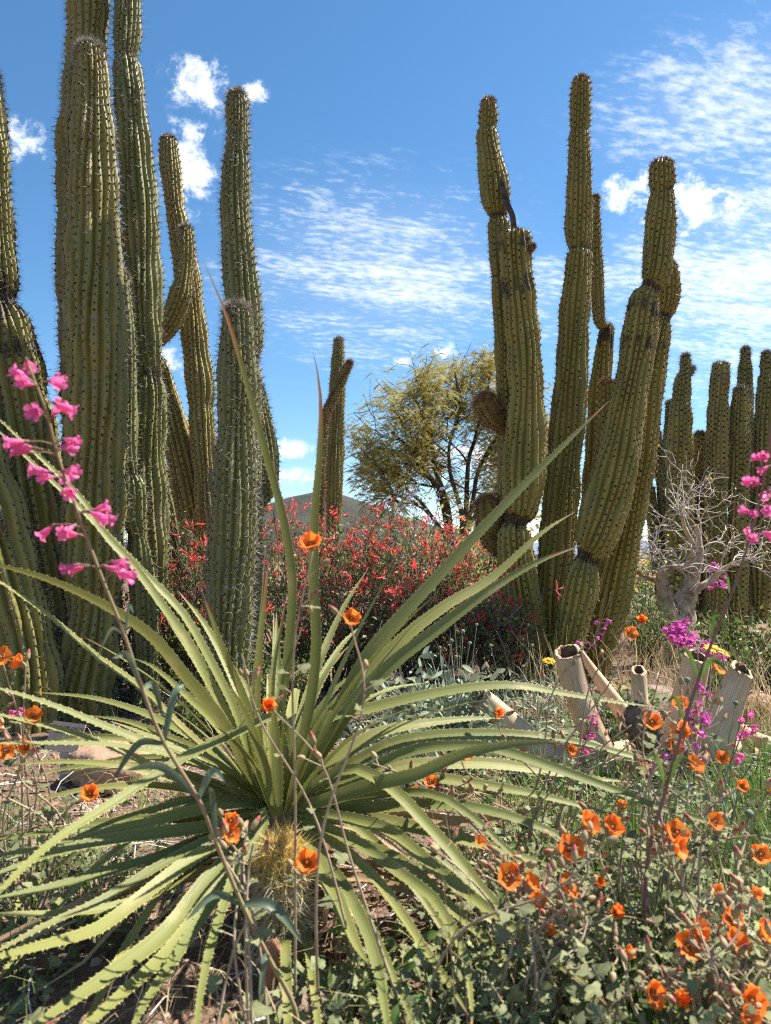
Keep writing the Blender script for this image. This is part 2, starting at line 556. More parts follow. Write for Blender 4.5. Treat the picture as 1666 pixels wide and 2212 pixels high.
def hill_mat():
    m, nt, b, out = new_mat('scrubby_hill')
    scrub = noise(nt, 0.9, 6, 0.75); cl = noise(nt, 0.11, 4)
    rock = mixc(nt, ramp(nt, noise(nt, 0.25, 6, 0.7), 0.4, 0.65), (0.085, 0.062, 0.048), (0.05, 0.042, 0.033))
    f = ramp(nt, mth(nt, 'ADD', mth(nt, 'MULTIPLY', scrub, 0.8), mth(nt, 'MULTIPLY', cl, 0.4)), 0.54, 0.66)
    col = mixc(nt, f, rock, (0.028, 0.032, 0.016))
    nt.links.new(col, b.inputs['Base Color'])
    b.inputs['Roughness'].default_value = 0.95
    bump(nt, scrub, 0.8, 1.2, b)
    return m


def blade_mat():
    """sotol leaf: fine lengthwise lines, pale margins, dried tip"""
    m, nt, b, out = new_mat('sotol_blade')
    uv = N(nt, 'CombineXYZ')
    ac, al = attr(nt, 'across'), attr(nt, 'along')
    nt.links.new(mth(nt, 'MULTIPLY', ac, 13.0), uv.inputs[0]); nt.links.new(mth(nt, 'MULTIPLY', al, 1.4), uv.inputs[1])
    oi = N(nt, 'ObjectInfo').outputs['Random']
    nt.links.new(mth(nt, 'MULTIPLY', oi, 37.0), uv.inputs[2])
    lines = noise(nt, 1.0, 3, 0.6, vec=uv.outputs[0])
    base = mixc(nt, oi, (0.295, 0.29, 0.088), (0.19, 0.21, 0.066))
    col = mixc(nt, ramp(nt, lines, 0.36, 0.66), mixc(nt, 0.45, base, (0.11, 0.115, 0.03)), base)
    blot = noise(nt, 9, 5, 0.6)
    col = mixc(nt, mth(nt, 'MULTIPLY', ramp(nt, blot, 0.56, 0.72), 0.65), col, (0.38, 0.31, 0.14))
    col = mixc(nt, mth(nt, 'MULTIPLY', ramp(nt, mth(nt, 'ABSOLUTE', ac), 0.86, 1.0), 0.6), col, (0.42, 0.40, 0.14))
    col = mixc(nt, mth(nt, 'MULTIPLY', attr(nt, 'heart'), 0.6), col, (0.30, 0.32, 0.09))
    dry = ramp(nt, mth(nt, 'ADD', attr(nt, 'dry'), mth(nt, 'MULTIPLY', mth(nt, 'SUBTRACT', lines, 0.5), 0.5)), 0.35, 0.6)
    col = mixc(nt, dry, col, mixc(nt, ramp(nt, attr(nt, 'dry'), 0.55, 1.0), (0.36, 0.17, 0.07), (0.42, 0.34, 0.27)))
    nt.links.new(col, b.inputs['Base Color'])
    b.inputs['Roughness'].default_value = 0.5; b.inputs['Specular IOR Level'].default_value = 0.25
    bump(nt, lines, 0.25, 0.0015, b)
    translucent(nt, b, out, col, 0.22)
    return m


MAT['soil'] = ground_mat()
MAT['hill'] = hill_mat()
MAT['blade'] = blade_mat()
MAT['tooth'] = simple('leaf_tooth', (0.42, 0.38, 0.14), (0.34, 0.29, 0.10), 30, 0.5, trans=0.3, rnd=False)
MAT['blade_dead'] = simple('dead_blade', (0.40, 0.25, 0.12), (0.50, 0.36, 0.20), 15, 0.7, trans=0.15)

# ------------------------------------------------------------------ ground, hill


def build_ground():
    xs = np.concatenate([-np.geomspace(2600, 3.2, 26), np.linspace(-3, 3, 121), np.geomspace(3.2, 2600, 26)])
    ys = np.concatenate([[-2600, -900, -300, -100, -30, -10, -4, -2, -1, -0.5], np.linspace(-0.2, 6.5, 150), np.geomspace(6.8, 3200, 40)])
    X, Y = np.meshgrid(xs, ys, indexing='ij')
    Z = ground_z(X, Y)
    V = np.stack([X, Y, Z], 2).reshape(-1, 3)
    nx, ny = len(xs), len(ys)
    i, j = np.meshgrid(np.arange(nx - 1), np.arange(ny - 1), indexing='ij')
    i, j = i.ravel(), j.ravel()
    Fq = np.stack([i * ny + j, (i + 1) * ny + j, (i + 1) * ny + j + 1, i * ny + j + 1], 1)
    b = MB(); b.add(V, [(Fq, 0)])
    o = b.build('ground', MAT['soil']); tag(o, 'pinkish brown gravelly desert soil under all the plants', kind='structure')


def build_hill():
    rng = np.random.default_rng(5)
    d0 = 210
    c = P(690, 1210, d0)
    nx, ny = 150, 60
    xs = np.linspace(-120, 150, nx); ys = np.linspace(-70, 90, ny)
    X, Y = np.meshgrid(xs, ys, indexing='ij')
    h = 13.0 * np.exp(-(np.abs(X) / 20.0) ** 1.7 - (Y / 42) ** 2) + 9.5 * np.exp(-((X - 26) / 26.0) ** 2 - (Y / 50) ** 2) + 8 * np.exp(-((X + 30) / 34.0) ** 2 - (Y / 50) ** 2)
    for k in range(26):
        f = 0.06 * 1.13 ** k; a = rng.uniform(0, 6.28, 2); t = rng.uniform(0, 6.28)
        h = h + (0.055 / f) * 0.6 * np.sin(f * (X * math.cos(t) + Y * math.sin(t)) + a[0]) * np.clip(h / 12, 0, 1)
    h = h * sstep(-70, -35, Y) * sstep(90, 50, Y) * sstep(-118, -70, X) * sstep(148, 100, X) - 0.3
    V = np.stack([X + c.x, Y + d0, h + 0.2], 2).reshape(-1, 3)
    i, j = np.meshgrid(np.arange(nx - 1), np.arange(ny - 1), indexing='ij'); i, j = i.ravel(), j.ravel()
    b = MB(); b.add(V, [(np.stack([i * ny + j, (i + 1) * ny + j, (i + 1) * ny + j + 1, i * ny + j + 1], 1), 0)])
    tag(b.build('hill', MAT['hill']), 'dark scrub covered hill rising behind the red flowered shrubs', kind='structure')
    # pale far range low on the horizon
    n = 120
    xs = np.linspace(-5200, 5200, n)
    top = 70 + 45 * np.sin(xs * 0.0021 + 1) + 28 * np.sin(xs * 0.0057 + 2) + 12 * np.sin(xs * 0.017)
    V = np.concatenate([np.stack([xs, np.full(n, 3000.0), np.full(n, -5.0)], 1), np.stack([xs, np.full(n, 3300.0), top], 1), np.stack([xs, np.full(n, 3800.0), np.full(n, -5.0)], 1)])
    a = np.arange(n - 1)
    b = MB(); b.add(V, [(np.stack([a, a + 1, a + 1 + n, a + n], 1), 0), (np.stack([a + n, a + n + 1, a + 1 + 2 * n, a + 2 * n], 1), 0)])
    m = simple('far_range', (0.16, 0.20, 0.27), (0.13, 0.165, 0.23), 0.01, 0.95, rnd=False)  # distance haze is put into this pale bluish base colour
    tag(b.build('mountains', m), 'low bluish mountain range on the horizon', kind='structure')


build_ground()
build_hill()

# ------------------------------------------------------------------ columnar cacti


def stem_geo(path, rad, nribs=15, step=0.016, seed=0, pinch=(), scar=(), dep=0.36, wav=0.09, spacing=0.030, dome=1.15, m=6):
    rng = np.random.default_rng(seed)
    path = np.asarray(path, float)
    D = catmull(np.hstack([path, np.asarray(rad, float)[:, None]]), 500)
    C0, R0 = D[:, :3], D[:, 3]
    S0 = np.concatenate([[0], np.cumsum(np.linalg.norm(np.diff(C0, axis=0), axis=1))])
    L = S0[-1]; h = min(dome * R0[-1], 0.5 * L)
    T0, N0, B0 = frames(C0)
    p = rng.uniform(0, 6.28, 12); ph = rng.uniform(0, 6.28, (nribs, 4))

    def ip(A, s):
        return np.stack([np.interp(s, S0, A[:, i]) for i in range(3)], -1)

    # pinches are given as (fraction of the length, depth, half height in m)
    def Rf(s):
        r = np.interp(s, S0, R0) * (1 + 0.026 * np.sin(s * 9 + p[0]) + 0.020 * np.sin(s * 23 + p[1]))
        for t, dpt, w in pinch:
            u = (s - t * L) / w
            r = r * (1 - dpt * np.exp(-np.abs(u) ** 1.5) + 0.05 * np.exp(-(np.abs(u) - 2.6) ** 2))
        q = np.clip((s - (L - h)) / h, 0, 1)
        return r * np.sqrt(np.maximum(1 - q * q, 0.0004))

    def rad_at(k, s, prof):
        return Rf(s) * (1 - dep + dep * prof + wav * prof * (0.55 * np.sin(13 * s + ph[k, 0]) + 0.45 * np.sin(31 * s + ph[k, 1])) + 0.5 * wav * np.sin(7 * s + ph[k, 2])
                        + 0.022 * prof * np.cos(2 * np.pi * s / spacing + ph[k, 3]))

    def theta(k, u, s):
        t = 2 * np.pi * (k + u) / nribs
        a = 1.7 / nribs
        return t + a * (0.5 * np.sin(2 * t + 5 * s + p[2]) + 0.5 * np.sin(3 * t - 9 * s + p[3])) + 0.35 * np.sin(1.1 * s + p[4])

    s = np.concatenate([np.arange(0, L - h, step), L - h + h * np.sin(np.linspace(0, np.pi / 2, 9))])
    k = np.repeat(np.arange(nribs), m); u = np.tile(np.linspace(-0.5, 0.5, m, endpoint=False), nribs)
    prof = np.abs(np.cos(np.pi * u)) ** 0.6
    ss = s[:, None] * np.ones((1, nribs * m))
    rr = rad_at(k[None], ss, prof[None]); th = theta(k[None], u[None], ss)
    Cc, Nn, Bb = ip(C0, s), ip(N0, s), ip(B0, s)
    V = Cc[:, None] + rr[..., None] * (np.cos(th)[..., None] * Nn[:, None] + np.sin(th)[..., None] * Bb[:, None])
    ns, nc = V.shape[:2]
    i, j = np.meshgrid(np.arange(ns - 1), np.arange(nc), indexing='ij'); i, j = i.ravel(), j.ravel(); j2 = (j + 1) % nc
    Fq = np.stack([i * nc + j, i * nc + j2, (i + 1) * nc + j2, (i + 1) * nc + j], 1)
    top = np.arange(nc) + (ns - 1) * nc
    Vv = np.vstack([V.reshape(-1, 3), V[-1].mean(0)[None]])
    Ft = np.stack([top, np.roll(top, -1), np.full(nc, len(Vv) - 1)], 1)
    sc = np.zeros((ns, nc))
    for t, w, a in scar:
        per = np.exp(-((s[:, None] - t * L - 0.3 * w * np.sin(3 * k[None] + ph[k, 0][None])) / w) ** 2) * a
        if a < 0.9:                                        # old stains run along the rib crests
            per = per * (0.35 + 0.9 * prof[None] ** 2) * (0.45 + 0.9 * np.abs(np.sin(ph[k, 1] * 3)))[None]
        sc = np.maximum(sc, per)
    sc = np.append(sc.ravel(), 0)
    # areoles
    A, An, As, At = [], [], [], []
    for kk in range(nribs):
        sa = np.arange(spacing * (0.3 + 0.5 * (kk % 2)), L - 0.15 * h, spacing); sa = sa + rng.normal(0, spacing * 0.07, len(sa))
        near_tip = L - h * 0.6 + np.array([0.0, 0.25, 0.5]) * h
        sa = np.clip(np.concatenate([sa, near_tip]), 0, L * 0.9995)
        r = rad_at(kk, sa, 1.0); t = theta(kk, 0.0, sa)
        rd = np.cos(t)[:, None] * ip(N0, sa) + np.sin(t)[:, None] * ip(B0, sa)
        slope = (Rf(np.minimum(sa + 0.004, L)) - Rf(sa - 0.004)) / 0.008
        T = ip(T0, sa); n = rd - np.clip(slope, -3, 0.5)[:, None] * T
        n /= np.linalg.norm(n, axis=1)[:, None]
        A.append(ip(C0, sa) + r[:, None] * rd); An.append(n); As.append(sa / L); At.append(T)
    return Vv, [(Fq, 0), (Ft, 0)], sc, np.concatenate(A), np.concatenate(An), np.concatenate(As), np.concatenate(At)


HEX_V = np.array([[0, 0, 1.0]] + [[math.cos(a), math.sin(a), 0.0] for a in np.arange(6) * math.pi / 3])
HEX_F = np.array([[0, 1 + i, 1 + (i + 1) % 6] for i in range(6)])


def add_stem(root, pts, d, skin, seed, pinch=(), scar=(), nribs=15, spine=(0.017, 6), spine_mat='spine_grey', dot=0.0041, name='stem', label=None, to_ground=False, **kw):
    """pts: (x, y, width[, depth]) in the layout from foot to tip"""
    path, rad = [], []
    for q in pts:
        dd = q[3] if len(q) > 3 else d
        path.append(P(q[0], q[1], dd)); rad.append(px(q[2], dd) / 2 * 0.96)
    if to_ground:
        g = path[0].copy(); g.z = float(ground_z(g.x, g.y)) - 0.03
        if g.z < path[0].z - 0.02:
            path.insert(0, g); rad.insert(0, rad[0])
    rad_a = np.array(rad); pl = np.array([list(p) for p in path]); sl = np.concatenate([[0], np.cumsum(np.linalg.norm(np.diff(pl, axis=0), axis=1))]); Lp = sl[-1]
    lg = sl[1] if len(path) > len(pts) else 0.0
    mins = [sl[i] / Lp for i in range(1, len(rad) - 1) if rad[i] < 0.93 * rad[i - 1] and rad[i] < 0.93 * rad[i + 1]]

    def snap(t):
        t = (lg + t * (Lp - lg)) / Lp
        near = [q for q in mins if abs(q - t) < 0.045]
        return min(near, key=lambda q: abs(q - t)) if near else t

    pinch = tuple((snap(t), 0.6 * a, w) for t, a, w in pinch); scar = tuple((snap(t), w, a) for t, w, a in scar)
    nribs = nribs + (2 if nribs >= 13 else 1)
    V, Fc, sc, A, An, As, At = stem_geo(path, rad, nribs, seed=seed, pinch=pinch, scar=scar, **kw)
    b = MB(); b.add(V, Fc, scar=sc)
    st = b.build(name, MAT[skin], root)
    if label:
        st['label'] = label
    rng = np.random.default_rng(seed + 99)
    n = len(A)
    # dark felt pads
    Tt = At - An * (At * An).sum(1)[:, None]; Tt /= np.linalg.norm(Tt, axis=1)[:, None] + 1e-9
    Xx = np.cross(Tt, An)
    sz = dot * rng.uniform(0.75, 1.25, n)
    M3 = np.stack([Xx * sz[:, None], Tt * sz[:, None] * 1.15, An * sz[:, None] * 0.55], 2)
    b = MB(); b.scatter(HEX_V, [(HEX_F, 0)], M3, A - An * 0.0008)
    b.build('areoles', MAT['areole'], st, kind='stuff')
    # spines
    ln, cnt = spine[0] * 1.35, spine[1] + 2
    idx = np.repeat(np.arange(n), cnt)
    extra = np.where(As > 0.965)[0]
    idx = np.concatenate([idx, np.repeat(extra, cnt)])
    k = len(idx)
    dr = An[idx] * rng.uniform(0.25, 1.0, k)[:, None] + rng.normal(size=(k, 3)) * 0.62
    flip = (dr * An[idx]).sum(1) < 0.1
    dr[flip] += An[idx][flip] * 0.7
    dr /= np.linalg.norm(dr, axis=1)[:, None]
    side = np.cross(dr, rng.normal(size=(k, 3))); side /= np.linalg.norm(side, axis=1)[:, None]
    w = 0.00055 + 0.0003 * d / 3
    l = ln * rng.uniform(0.45, 1.25, k)
    p0 = A[idx]
    V = np.stack([p0 - side * w, p0 + side * w, p0 + dr * l[:, None]], 1).reshape(-1, 3)
    b = MB(); b.add(V, [(np.arange(3 * k).reshape(-1, 3), 0)])
    b.build('spines', MAT[spine_mat], st, smooth=False, kind='stuff')
    return st


def cactus_root(name, label, x, d):
    q = P(x, 1210, d)
    return thing(name, label, 'cactus', on_ground(q.x, q.y), 'columnar cacti')


# clump at the frame's edge
rt = cactus_root('organ_pipe_cactus', 'thick leaning organ pipe cactus with black scar, cut by the left picture edge', 40, 2.6)
add_stem(rt, [(105, 1540, 105), (98, 1380, 130), (85, 1200, 145), (58, 1000, 148), (38, 850, 130), (25, 740, 105), (15, 690, 85), (5, 655, 62), (0, 600, 74), (-8, 480, 76), (-16, 330, 72), (-28, 200, 62), (-34, 140, 56)], 2.75, 'skin_green', 101,
         pinch=((0.60, 0.30, 0.03),), scar=((0.605, 0.085, 1.0), (0.54, 0.05, 0.75)), nribs=16, to_ground=True, spine=(0.02, 6), label='stem with a black corky scar halfway up')
add_stem(rt, [(62, 1560, 125), (52, 1420, 140), (20, 1260, 145), (-25, 1090, 140), (-70, 950, 130), (-110, 800, 120), (-130, 650, 90)], 2.55, 'skin_green', 102, nribs=15, to_ground=True, scar=((0.42, 0.09, 0.42),), label='short outer stem leaning out of the picture')

# tall clump
rt = cactus_root('organ_pipe_cactus', 'tallest organ pipe cactus, two thick stems running out of the picture top', 215, 2.75)
add_stem(rt, [(185, 1545, 118), (178, 1490, 132), (190, 1420, 128), (201, 1320, 112), (202, 1200, 124), (204, 1060, 132), (206, 920, 136), (208, 780, 134), (205, 640, 126), (202, 500, 118), (200, 360, 104), (199, 230, 86), (197, 140, 72), (195, 92, 60)], 2.7, 'skin_green', 111,
         pinch=((0.055, 0.06, 0.05), (0.235, 0.05, 0.05), (0.64, 0.03, 0.04)), nribs=15, to_ground=True, spine=(0.021, 8), label='thick front stem with a rounded spiny top')
add_stem(rt, [(205, 1420, 110), (200, 1200, 120), (196, 1000, 122), (190, 820, 118), (184, 640, 120), (184, 480, 122), (181, 300, 116), (183, 180, 104), (187, 118, 88), (190, 60, 88), (191, -20, 84), (192, -120, 74), (192, -190, 60)], 2.98, 'skin_green', 112,
         pinch=((0.83, 0.1, 0.03),), nribs=15, to_ground=True, spine=(0.022, 6), label='stem behind it rising out of the picture')
add_stem(rt, [(325, 1400, 80), (325, 1250, 80), (318, 1100, 88), (314, 960, 88), (320, 880, 82), (320, 815, 66), (313, 740, 76), (309, 600, 82), (304, 480, 84), (294, 360, 76), (284, 240, 70), (274, 150, 62), (271, 122, 52), (275, 60, 62), (277, 0, 56), (278, -90, 46)], 2.98, 'skin_grey', 113,
         pinch=((0.40, 0.14, 0.022), (0.865, 0.12, 0.02)), scar=((0.385, 0.05, 0.55),), nribs=14, to_ground=True, spine=(0.019, 6), wav=0.10, label='grey green wavy stem rising out of the picture')
add_stem(rt, [(318, 1420, 52), (312, 1330, 56), (305, 1230, 54), (300, 1165, 40), (292, 1120, 54), (292, 1060, 50), (284, 1022, 30), (276, 960, 40), (276, 850, 42), (272, 720, 40), (266, 640, 34), (264, 588, 26)], 2.82, 'skin_grey', 114,
         pinch=((0.30, 0.25, 0.012), (0.48, 0.25, 0.014)), scar=((0.475, 0.02, 0.8), (0.31, 0.05, 0.35)), nribs=10, to_ground=True, wav=0.08, label='slender knobbly stem with two scarred waists')

# yellowish clump behind
rt = cactus_root('organ_pipe_cactus', 'yellowish organ pipe cactus with a hooked arm, standing behind the tall clump', 420, 3.45)
add_stem(rt, [(462, 1300, 54), (456, 1180, 58), (447, 1040, 60), (440, 960, 58), (434, 882, 54), (432, 830, 64), (424, 760, 60), (416, 680, 56), (404, 590, 56), (390, 510, 52), (378, 450, 42), (371, 390, 46), (366, 340, 42), (364, 292, 34)], 3.45, 'skin_yellow', 121,
         pinch=((0.405, 0.1, 0.02), (0.84, 0.08, 0.02)), nribs=14, to_ground=True, spine=(0.013, 5))
add_stem(rt, [(322, 745, 34, 3.38), (346, 724, 46, 3.36), (372, 690, 52, 3.34), (391, 640, 48, 3.32), (399, 596, 38, 3.32), (402, 550, 40, 3.32), (401, 486, 32, 3.32)], 3.34, 'skin_yellow', 122, pinch=((0.55, 0.12, 0.015),), nribs=13, name='arm', spine=(0.015, 5), label='upturned hooked arm')
add_stem(rt, [(452, 1270, 74), (425, 1140, 76), (396, 1010, 70), (362, 880, 64), (340, 800, 54), (334, 770, 40)], 3.5, 'skin_yellow', 123, nribs=14, to_ground=True, scar=((0.93, 0.04, 0.7),), spine=(0.012, 5), label='slanting stem')
add_stem(rt, [(400, 1290, 60), (378, 1180, 60), (360, 1080, 56), (345, 1000, 44)], 3.6, 'skin_green', 124, nribs=12, to_ground=True)

# dark green spiny pair
rt = cactus_root('organ_pipe_cactus', 'dark green spiny cactus column in front of the red shrubs, shorter stem before taller', 505, 2.65)
add_stem(rt, [(498, 1575, 74), (494, 1480, 84), (496, 1380, 92), (500, 1260, 100), (506, 1130, 104), (509, 1020, 100), (510, 930, 82), (512, 860, 86), (513, 780, 82), (513, 710, 72), (512, 656, 54)], 2.6, 'skin_grey', 131,
         pinch=((0.70, 0.04, 0.03),), nribs=15, to_ground=True, spine=(0.024, 9), scar=((0.18, 0.06, 0.25),), label='shorter front stem with a rounded top')
add_stem(rt, [(528, 1490, 66), (532, 1380, 64), (534, 1250, 66), (534, 1100, 68), (532, 960, 70), (536, 860, 62), (536, 780, 54), (531, 700, 72), (521, 620, 78), (512, 520, 72), (507, 430, 66), (510, 350, 58), (513, 290, 48), (514, 240, 50), (512, 197, 40)], 2.82, 'skin_grey', 132,
         pinch=((0.545, 0.16, 0.025), (0.49, 0.1, 0.02), (0.89, 0.06, 0.02)), scar=((0.55, 0.03, 0.7), (0.49, 0.03, 0.6), (0.27, 0.16, 0.42)), nribs=14, to_ground=True, spine=(0.02, 7), label='taller stem behind with corky lower side')
add_stem(rt, [(556, 1100, 26), (578, 1050, 42), (582, 1000, 42), (572, 930, 44), (560, 870, 40), (552, 830, 30)], 2.88, 'skin_grey', 133, nribs=12, name='arm', spine=(0.018, 6))

# right-hand clump
rt = cactus_root('organ_pipe_cactus', 'olive organ pipe clump with jointed stems and reddish budding arms beside the bare shrub', 1240, 3.25)
add_stem(rt, [(1150, 1420, 62), (1140, 1370, 76), (1126, 1290, 84), (1116, 1210, 82), (1112, 1150, 74), (1116, 1128, 52), (1126, 1095, 84), (1131, 1020, 92), (1136, 900, 84), (1134, 780, 78), (1126, 680, 76), (1117, 600, 72), (1112, 545, 74), (1110, 502, 74)], 3.2, 'skin_olive', 141,
         pinch=((0.33, 0.24, 0.02), (0.80, 0.03, 0.03)), scar=((0.325, 0.03, 1.0), (0.96, 0.05, 0.62), (0.86, 0.06, 0.66)), nribs=14, to_ground=True, spine=(0.009, 4), spine_mat='spine_red', dome=0.22, label='flat topped stem with dark scars')
add_stem(rt, [(1112, 1300, 60), (1106, 1150, 64), (1104, 1000, 62), (1102, 850, 60), (1096, 720, 56), (1086, 600, 54), (1078, 520, 52), (1077, 488, 50), (1076, 468, 38), (1072, 430, 62), (1066, 380, 64), (1056, 320, 54), (1053, 290, 46), (1053, 276, 38), (1055, 250, 46), (1055, 212, 32)], 3.32, 'skin_olive', 142,
         pinch=((0.765, 0.12, 0.012), (0.932, 0.1, 0.012)), scar=((0.77, 0.012, 0.9), (0.73, 0.03, 0.45)), nribs=13, to_ground=True, spine=(0.013, 5), spine_mat='spine_red', label='jointed stem behind, bending over at its top')
add_stem(rt, [(1192, 1420, 66), (1192, 1300, 78), (1203, 1175, 80), (1213, 1054, 78), (1226, 930, 76), (1235, 800, 76), (1240, 690, 70), (1248, 600, 62), (1251, 552, 52), (1251, 538, 44), (1251, 500, 58), (1251, 420, 58), (1252, 340, 54), (1252, 294, 46), (1252, 282, 40), (1254, 250, 48), (1255, 200, 46), (1255, 165, 34)], 3.36, 'skin_olive', 143,
         pinch=((0.705, 0.1, 0.012), (0.905, 0.08, 0.012)), scar=((0.705, 0.012, 0.8), (0.905, 0.012, 0.5)), nribs=14, to_ground=True, spine=(0.013, 5), spine_mat='spine_red', label='tallest straight stem of the clump')
add_stem(rt, [(1278, 1400, 46), (1280, 1200, 50), (1286, 1000, 52), (1296, 850, 50), (1304, 770, 42), (1310, 715, 32), (1313, 698, 24)], 3.62, 'skin_olive', 144, scar=((0.95, 0.05, 0.9),), nribs=12, to_ground=True, spine=(0.01, 4), spine_mat='spine_red', label='grey stem ending in a corky elbow')
add_stem(rt, [(1309, 706, 20, 3.60), (1296, 694, 26, 3.6), (1292, 650, 30, 3.6), (1289, 580, 28, 3.6), (1287, 500, 26, 3.6), (1287, 422, 20, 3.6)], 3.6, 'skin_green', 145, nribs=10, name='arm', spine=(0.012, 5), spine_mat='spine_red', label='thin upright arm')
add_stem(rt, [(1290, 1350, 38), (1298, 1150, 40), (1304, 1000, 42), (1310, 900, 42), (1311, 818, 32)], 3.48, 'skin_olive', 146, nribs=12, to_ground=True, spine=(0.014, 9), spine_mat='spine_red', label='short stem tipped with reddish spines')
add_stem(rt, [(1222, 1420, 60), (1230, 1370, 70), (1246, 1300, 80), (1257, 1240, 76), (1266, 1205, 46), (1284, 1170, 84), (1308, 1094, 98), (1338, 973, 92), (1360, 852, 82), (1379, 740, 76), (1386, 690, 72), (1393, 650, 62), (1406, 622, 40), (1418, 590, 66), (1424, 520, 72), (1428, 470, 68), (1431, 430, 54), (1431, 412, 48), (1431, 390, 56), (1430, 345, 50)], 3.1, 'skin_olive', 147,
         pinch=((0.205, 0.2, 0.018), (0.735, 0.14, 0.014), (0.935, 0.05, 0.012)), scar=((0.20, 0.022, 1.0), (0.735, 0.016, 1.0), (0.69, 0.04, 0.66), (0.62, 0.04, 0.6), (0.935, 0.01, 0.6)), nribs=15, to_ground=True, spine=(0.013, 5), spine_mat='spine_red', dome=0.8, label='leaning front stem with several joints')
add_stem(rt, [(1288, 1440, 64), (1302, 1370, 76), (1322, 1290, 78), (1347, 1175, 76), (1370, 1050, 74), (1387, 950, 72), (1400, 850, 68), (1413, 770, 62), (1424, 715, 52), (1433, 684, 34), (1442, 655, 50), (1444, 610, 48), (1444, 565, 36)], 3.32, 'skin_olive', 148,
         pinch=((0.845, 0.12, 0.012),), scar=((0.84, 0.014, 0.9), (0.78, 0.03, 0.44)), nribs=14, to_ground=True, spine=(0.012, 5), spine_mat='spine_red', label='outer stem behind, leaning away')
add_stem(rt, [(1096, 920, 30), (1072, 905, 46), (1055, 880, 50), (1042, 852, 42)], 3.3, 'skin_olive', 149, nribs=11, name='arm', spine=(0.024, 22), spine_mat='spine_red', spacing=0.014, label='stubby arm bristling with reddish spines, higher one')
add_stem(rt, [(1092, 1190, 30), (1072, 1170, 50), (1056, 1120, 56), (1050, 1072, 44)], 3.3, 'skin_olive', 150, nribs=11, name='arm', spine=(0.024, 22), spine_mat='spine_red', spacing=0.014, label='stubby arm bristling with reddish spines, lower one')
add_stem(rt, [(1138, 542, 10), (1144, 537, 14), (1150, 533, 13), (1154, 531, 8)], 3.16, 'skin_olive', 151, nribs=8, name='bud', spine=(0.012, 10), spine_mat='spine_red', spacing=0.008, step=0.005)
b = MB()
b.tube(catmull([P(1111, 512, 3.22), P(1110, 485, 3.2), P(1106, 462, 3.2), P(1096, 440, 3.22), P(1088, 412, 3.22), P(1083, 386, 3.24)], 18), np.interp(np.linspace(0, 1, 18), [0, 0.5, 0.75, 1], [0.013, 0.0125, 0.016, 0.006]), 8)
b.build('dead_spur', MAT['cork'], rt)['label'] = 'dark dried branch stub on top of the flat stem'

# far right-hand group
rt = cactus_root('organ_pipe_cactus', 'distant group of narrow organ pipe columns behind the bare white shrub', 1560, 5.5)
far = dict(spine=(0.020, 4), nribs=13, step=0.03, dot=0.0072, spacing=0.038, to_ground=True, m=4)
add_stem(rt, [(1470, 1350, 58), (1468, 1100, 60), (1468, 933, 54), (1473, 850, 40), (1477, 812, 30), (1479, 802, 22), (1481, 785, 25), (1481, 764, 18)], 5.4, 'skin_olive', 161, pinch=((0.92, 0.1, 0.02),), **far)
add_stem(rt, [(1455, 1120, 20), (1446, 1060, 22), (1444, 960, 22), (1447, 866, 15)], 5.5, 'skin_olive', 162, **{**far, 'to_ground': False})
add_stem(rt, [(1458, 1330, 30), (1446, 1200, 30), (1436, 1080, 30), (1425, 980, 26), (1420, 932, 16)], 5.6, 'skin_olive', 163, **far)
add_stem(rt, [(1440, 1330, 30), (1425, 1230, 30), (1412, 1130, 28), (1404, 1050, 20)], 5.6, 'skin_olive', 170, **far)
add_stem(rt, [(1518, 1340, 34), (1514, 1150, 36), (1512, 1000, 34), (1512, 931, 26)], 5.6, 'skin_yellow', 164, **far)
add_stem(rt, [(1545, 1345, 50), (1547, 1150, 50), (1549, 1000, 50), (1552, 880, 46), (1556, 820, 42), (1558, 783, 36)], 5.3, 'skin_olive', 165, dome=0.5, **far)
add_stem(rt, [(1612, 1330, 34), (1612, 1100, 36), (1611, 900, 34), (1610, 830, 32), (1611, 790, 27), (1611, 749, 18)], 5.7, 'skin_olive', 166, pinch=((0.95, 0.08, 0.02),), **far)
add_stem(rt, [(1592, 1345, 46), (1595, 1150, 46), (1598, 1000, 46), (1600, 900, 42), (1600, 832, 32)], 5.3, 'skin_olive', 167, **far)
add_stem(rt, [(1644, 1345, 52), (1648, 1150, 58), (1652, 1000, 54), (1654, 880, 44), (1655, 818, 34), (1655, 806, 24), (1656, 785, 26), (1656, 758, 18)], 5.4, 'skin_olive', 168, pinch=((0.93, 0.1, 0.02),), **far)
add_stem(rt, [(1690, 1345, 50), (1690, 1150, 54), (1688, 1000, 50), (1686, 900, 38)], 5.6, 'skin_olive', 171, **far)
add_stem(rt, [(1486, 812, 10), (1490, 806, 16), (1495, 799, 15), (1498, 793, 10)], 5.4, 'skin_olive', 169, nribs=9, name='bud', spine=(0.02, 8), spacing=0.02, step=0.012, m=4)

# lone far column
rt = cactus_root('organ_pipe_cactus', 'lone slim cactus column with a dark slanting arm beyond the red shrubs', 722, 6.0)
far.update(spacing=0.034, step=0.026)
add_stem(rt, [(720, 1290, 32), (720, 1200, 32), (721, 1127, 34), (722, 1018, 43), (726, 909, 40), (730, 800, 32), (732, 729, 21)], 6.0, 'skin_green', 181, **{**far, 'dot': 0.0052})
add_stem(rt, [(688, 1260, 17), (692, 1100, 18), (695, 980, 18), (703, 900, 20), (716, 866, 20), (738, 822, 19), (750, 796, 17), (757, 780, 12)], 5.85, 'skin_olive', 182, name='arm', **{**far, 'nribs': 9, 'spine': (0.022, 7), 'spine_mat': 'spine_red', 'spacing': 0.022}).__setitem__('label', 'dark slanting arm')

# ------------------------------------------------------------------ sotol
SOT_D = 1.25
SOT = P(605, 1720, SOT_D)


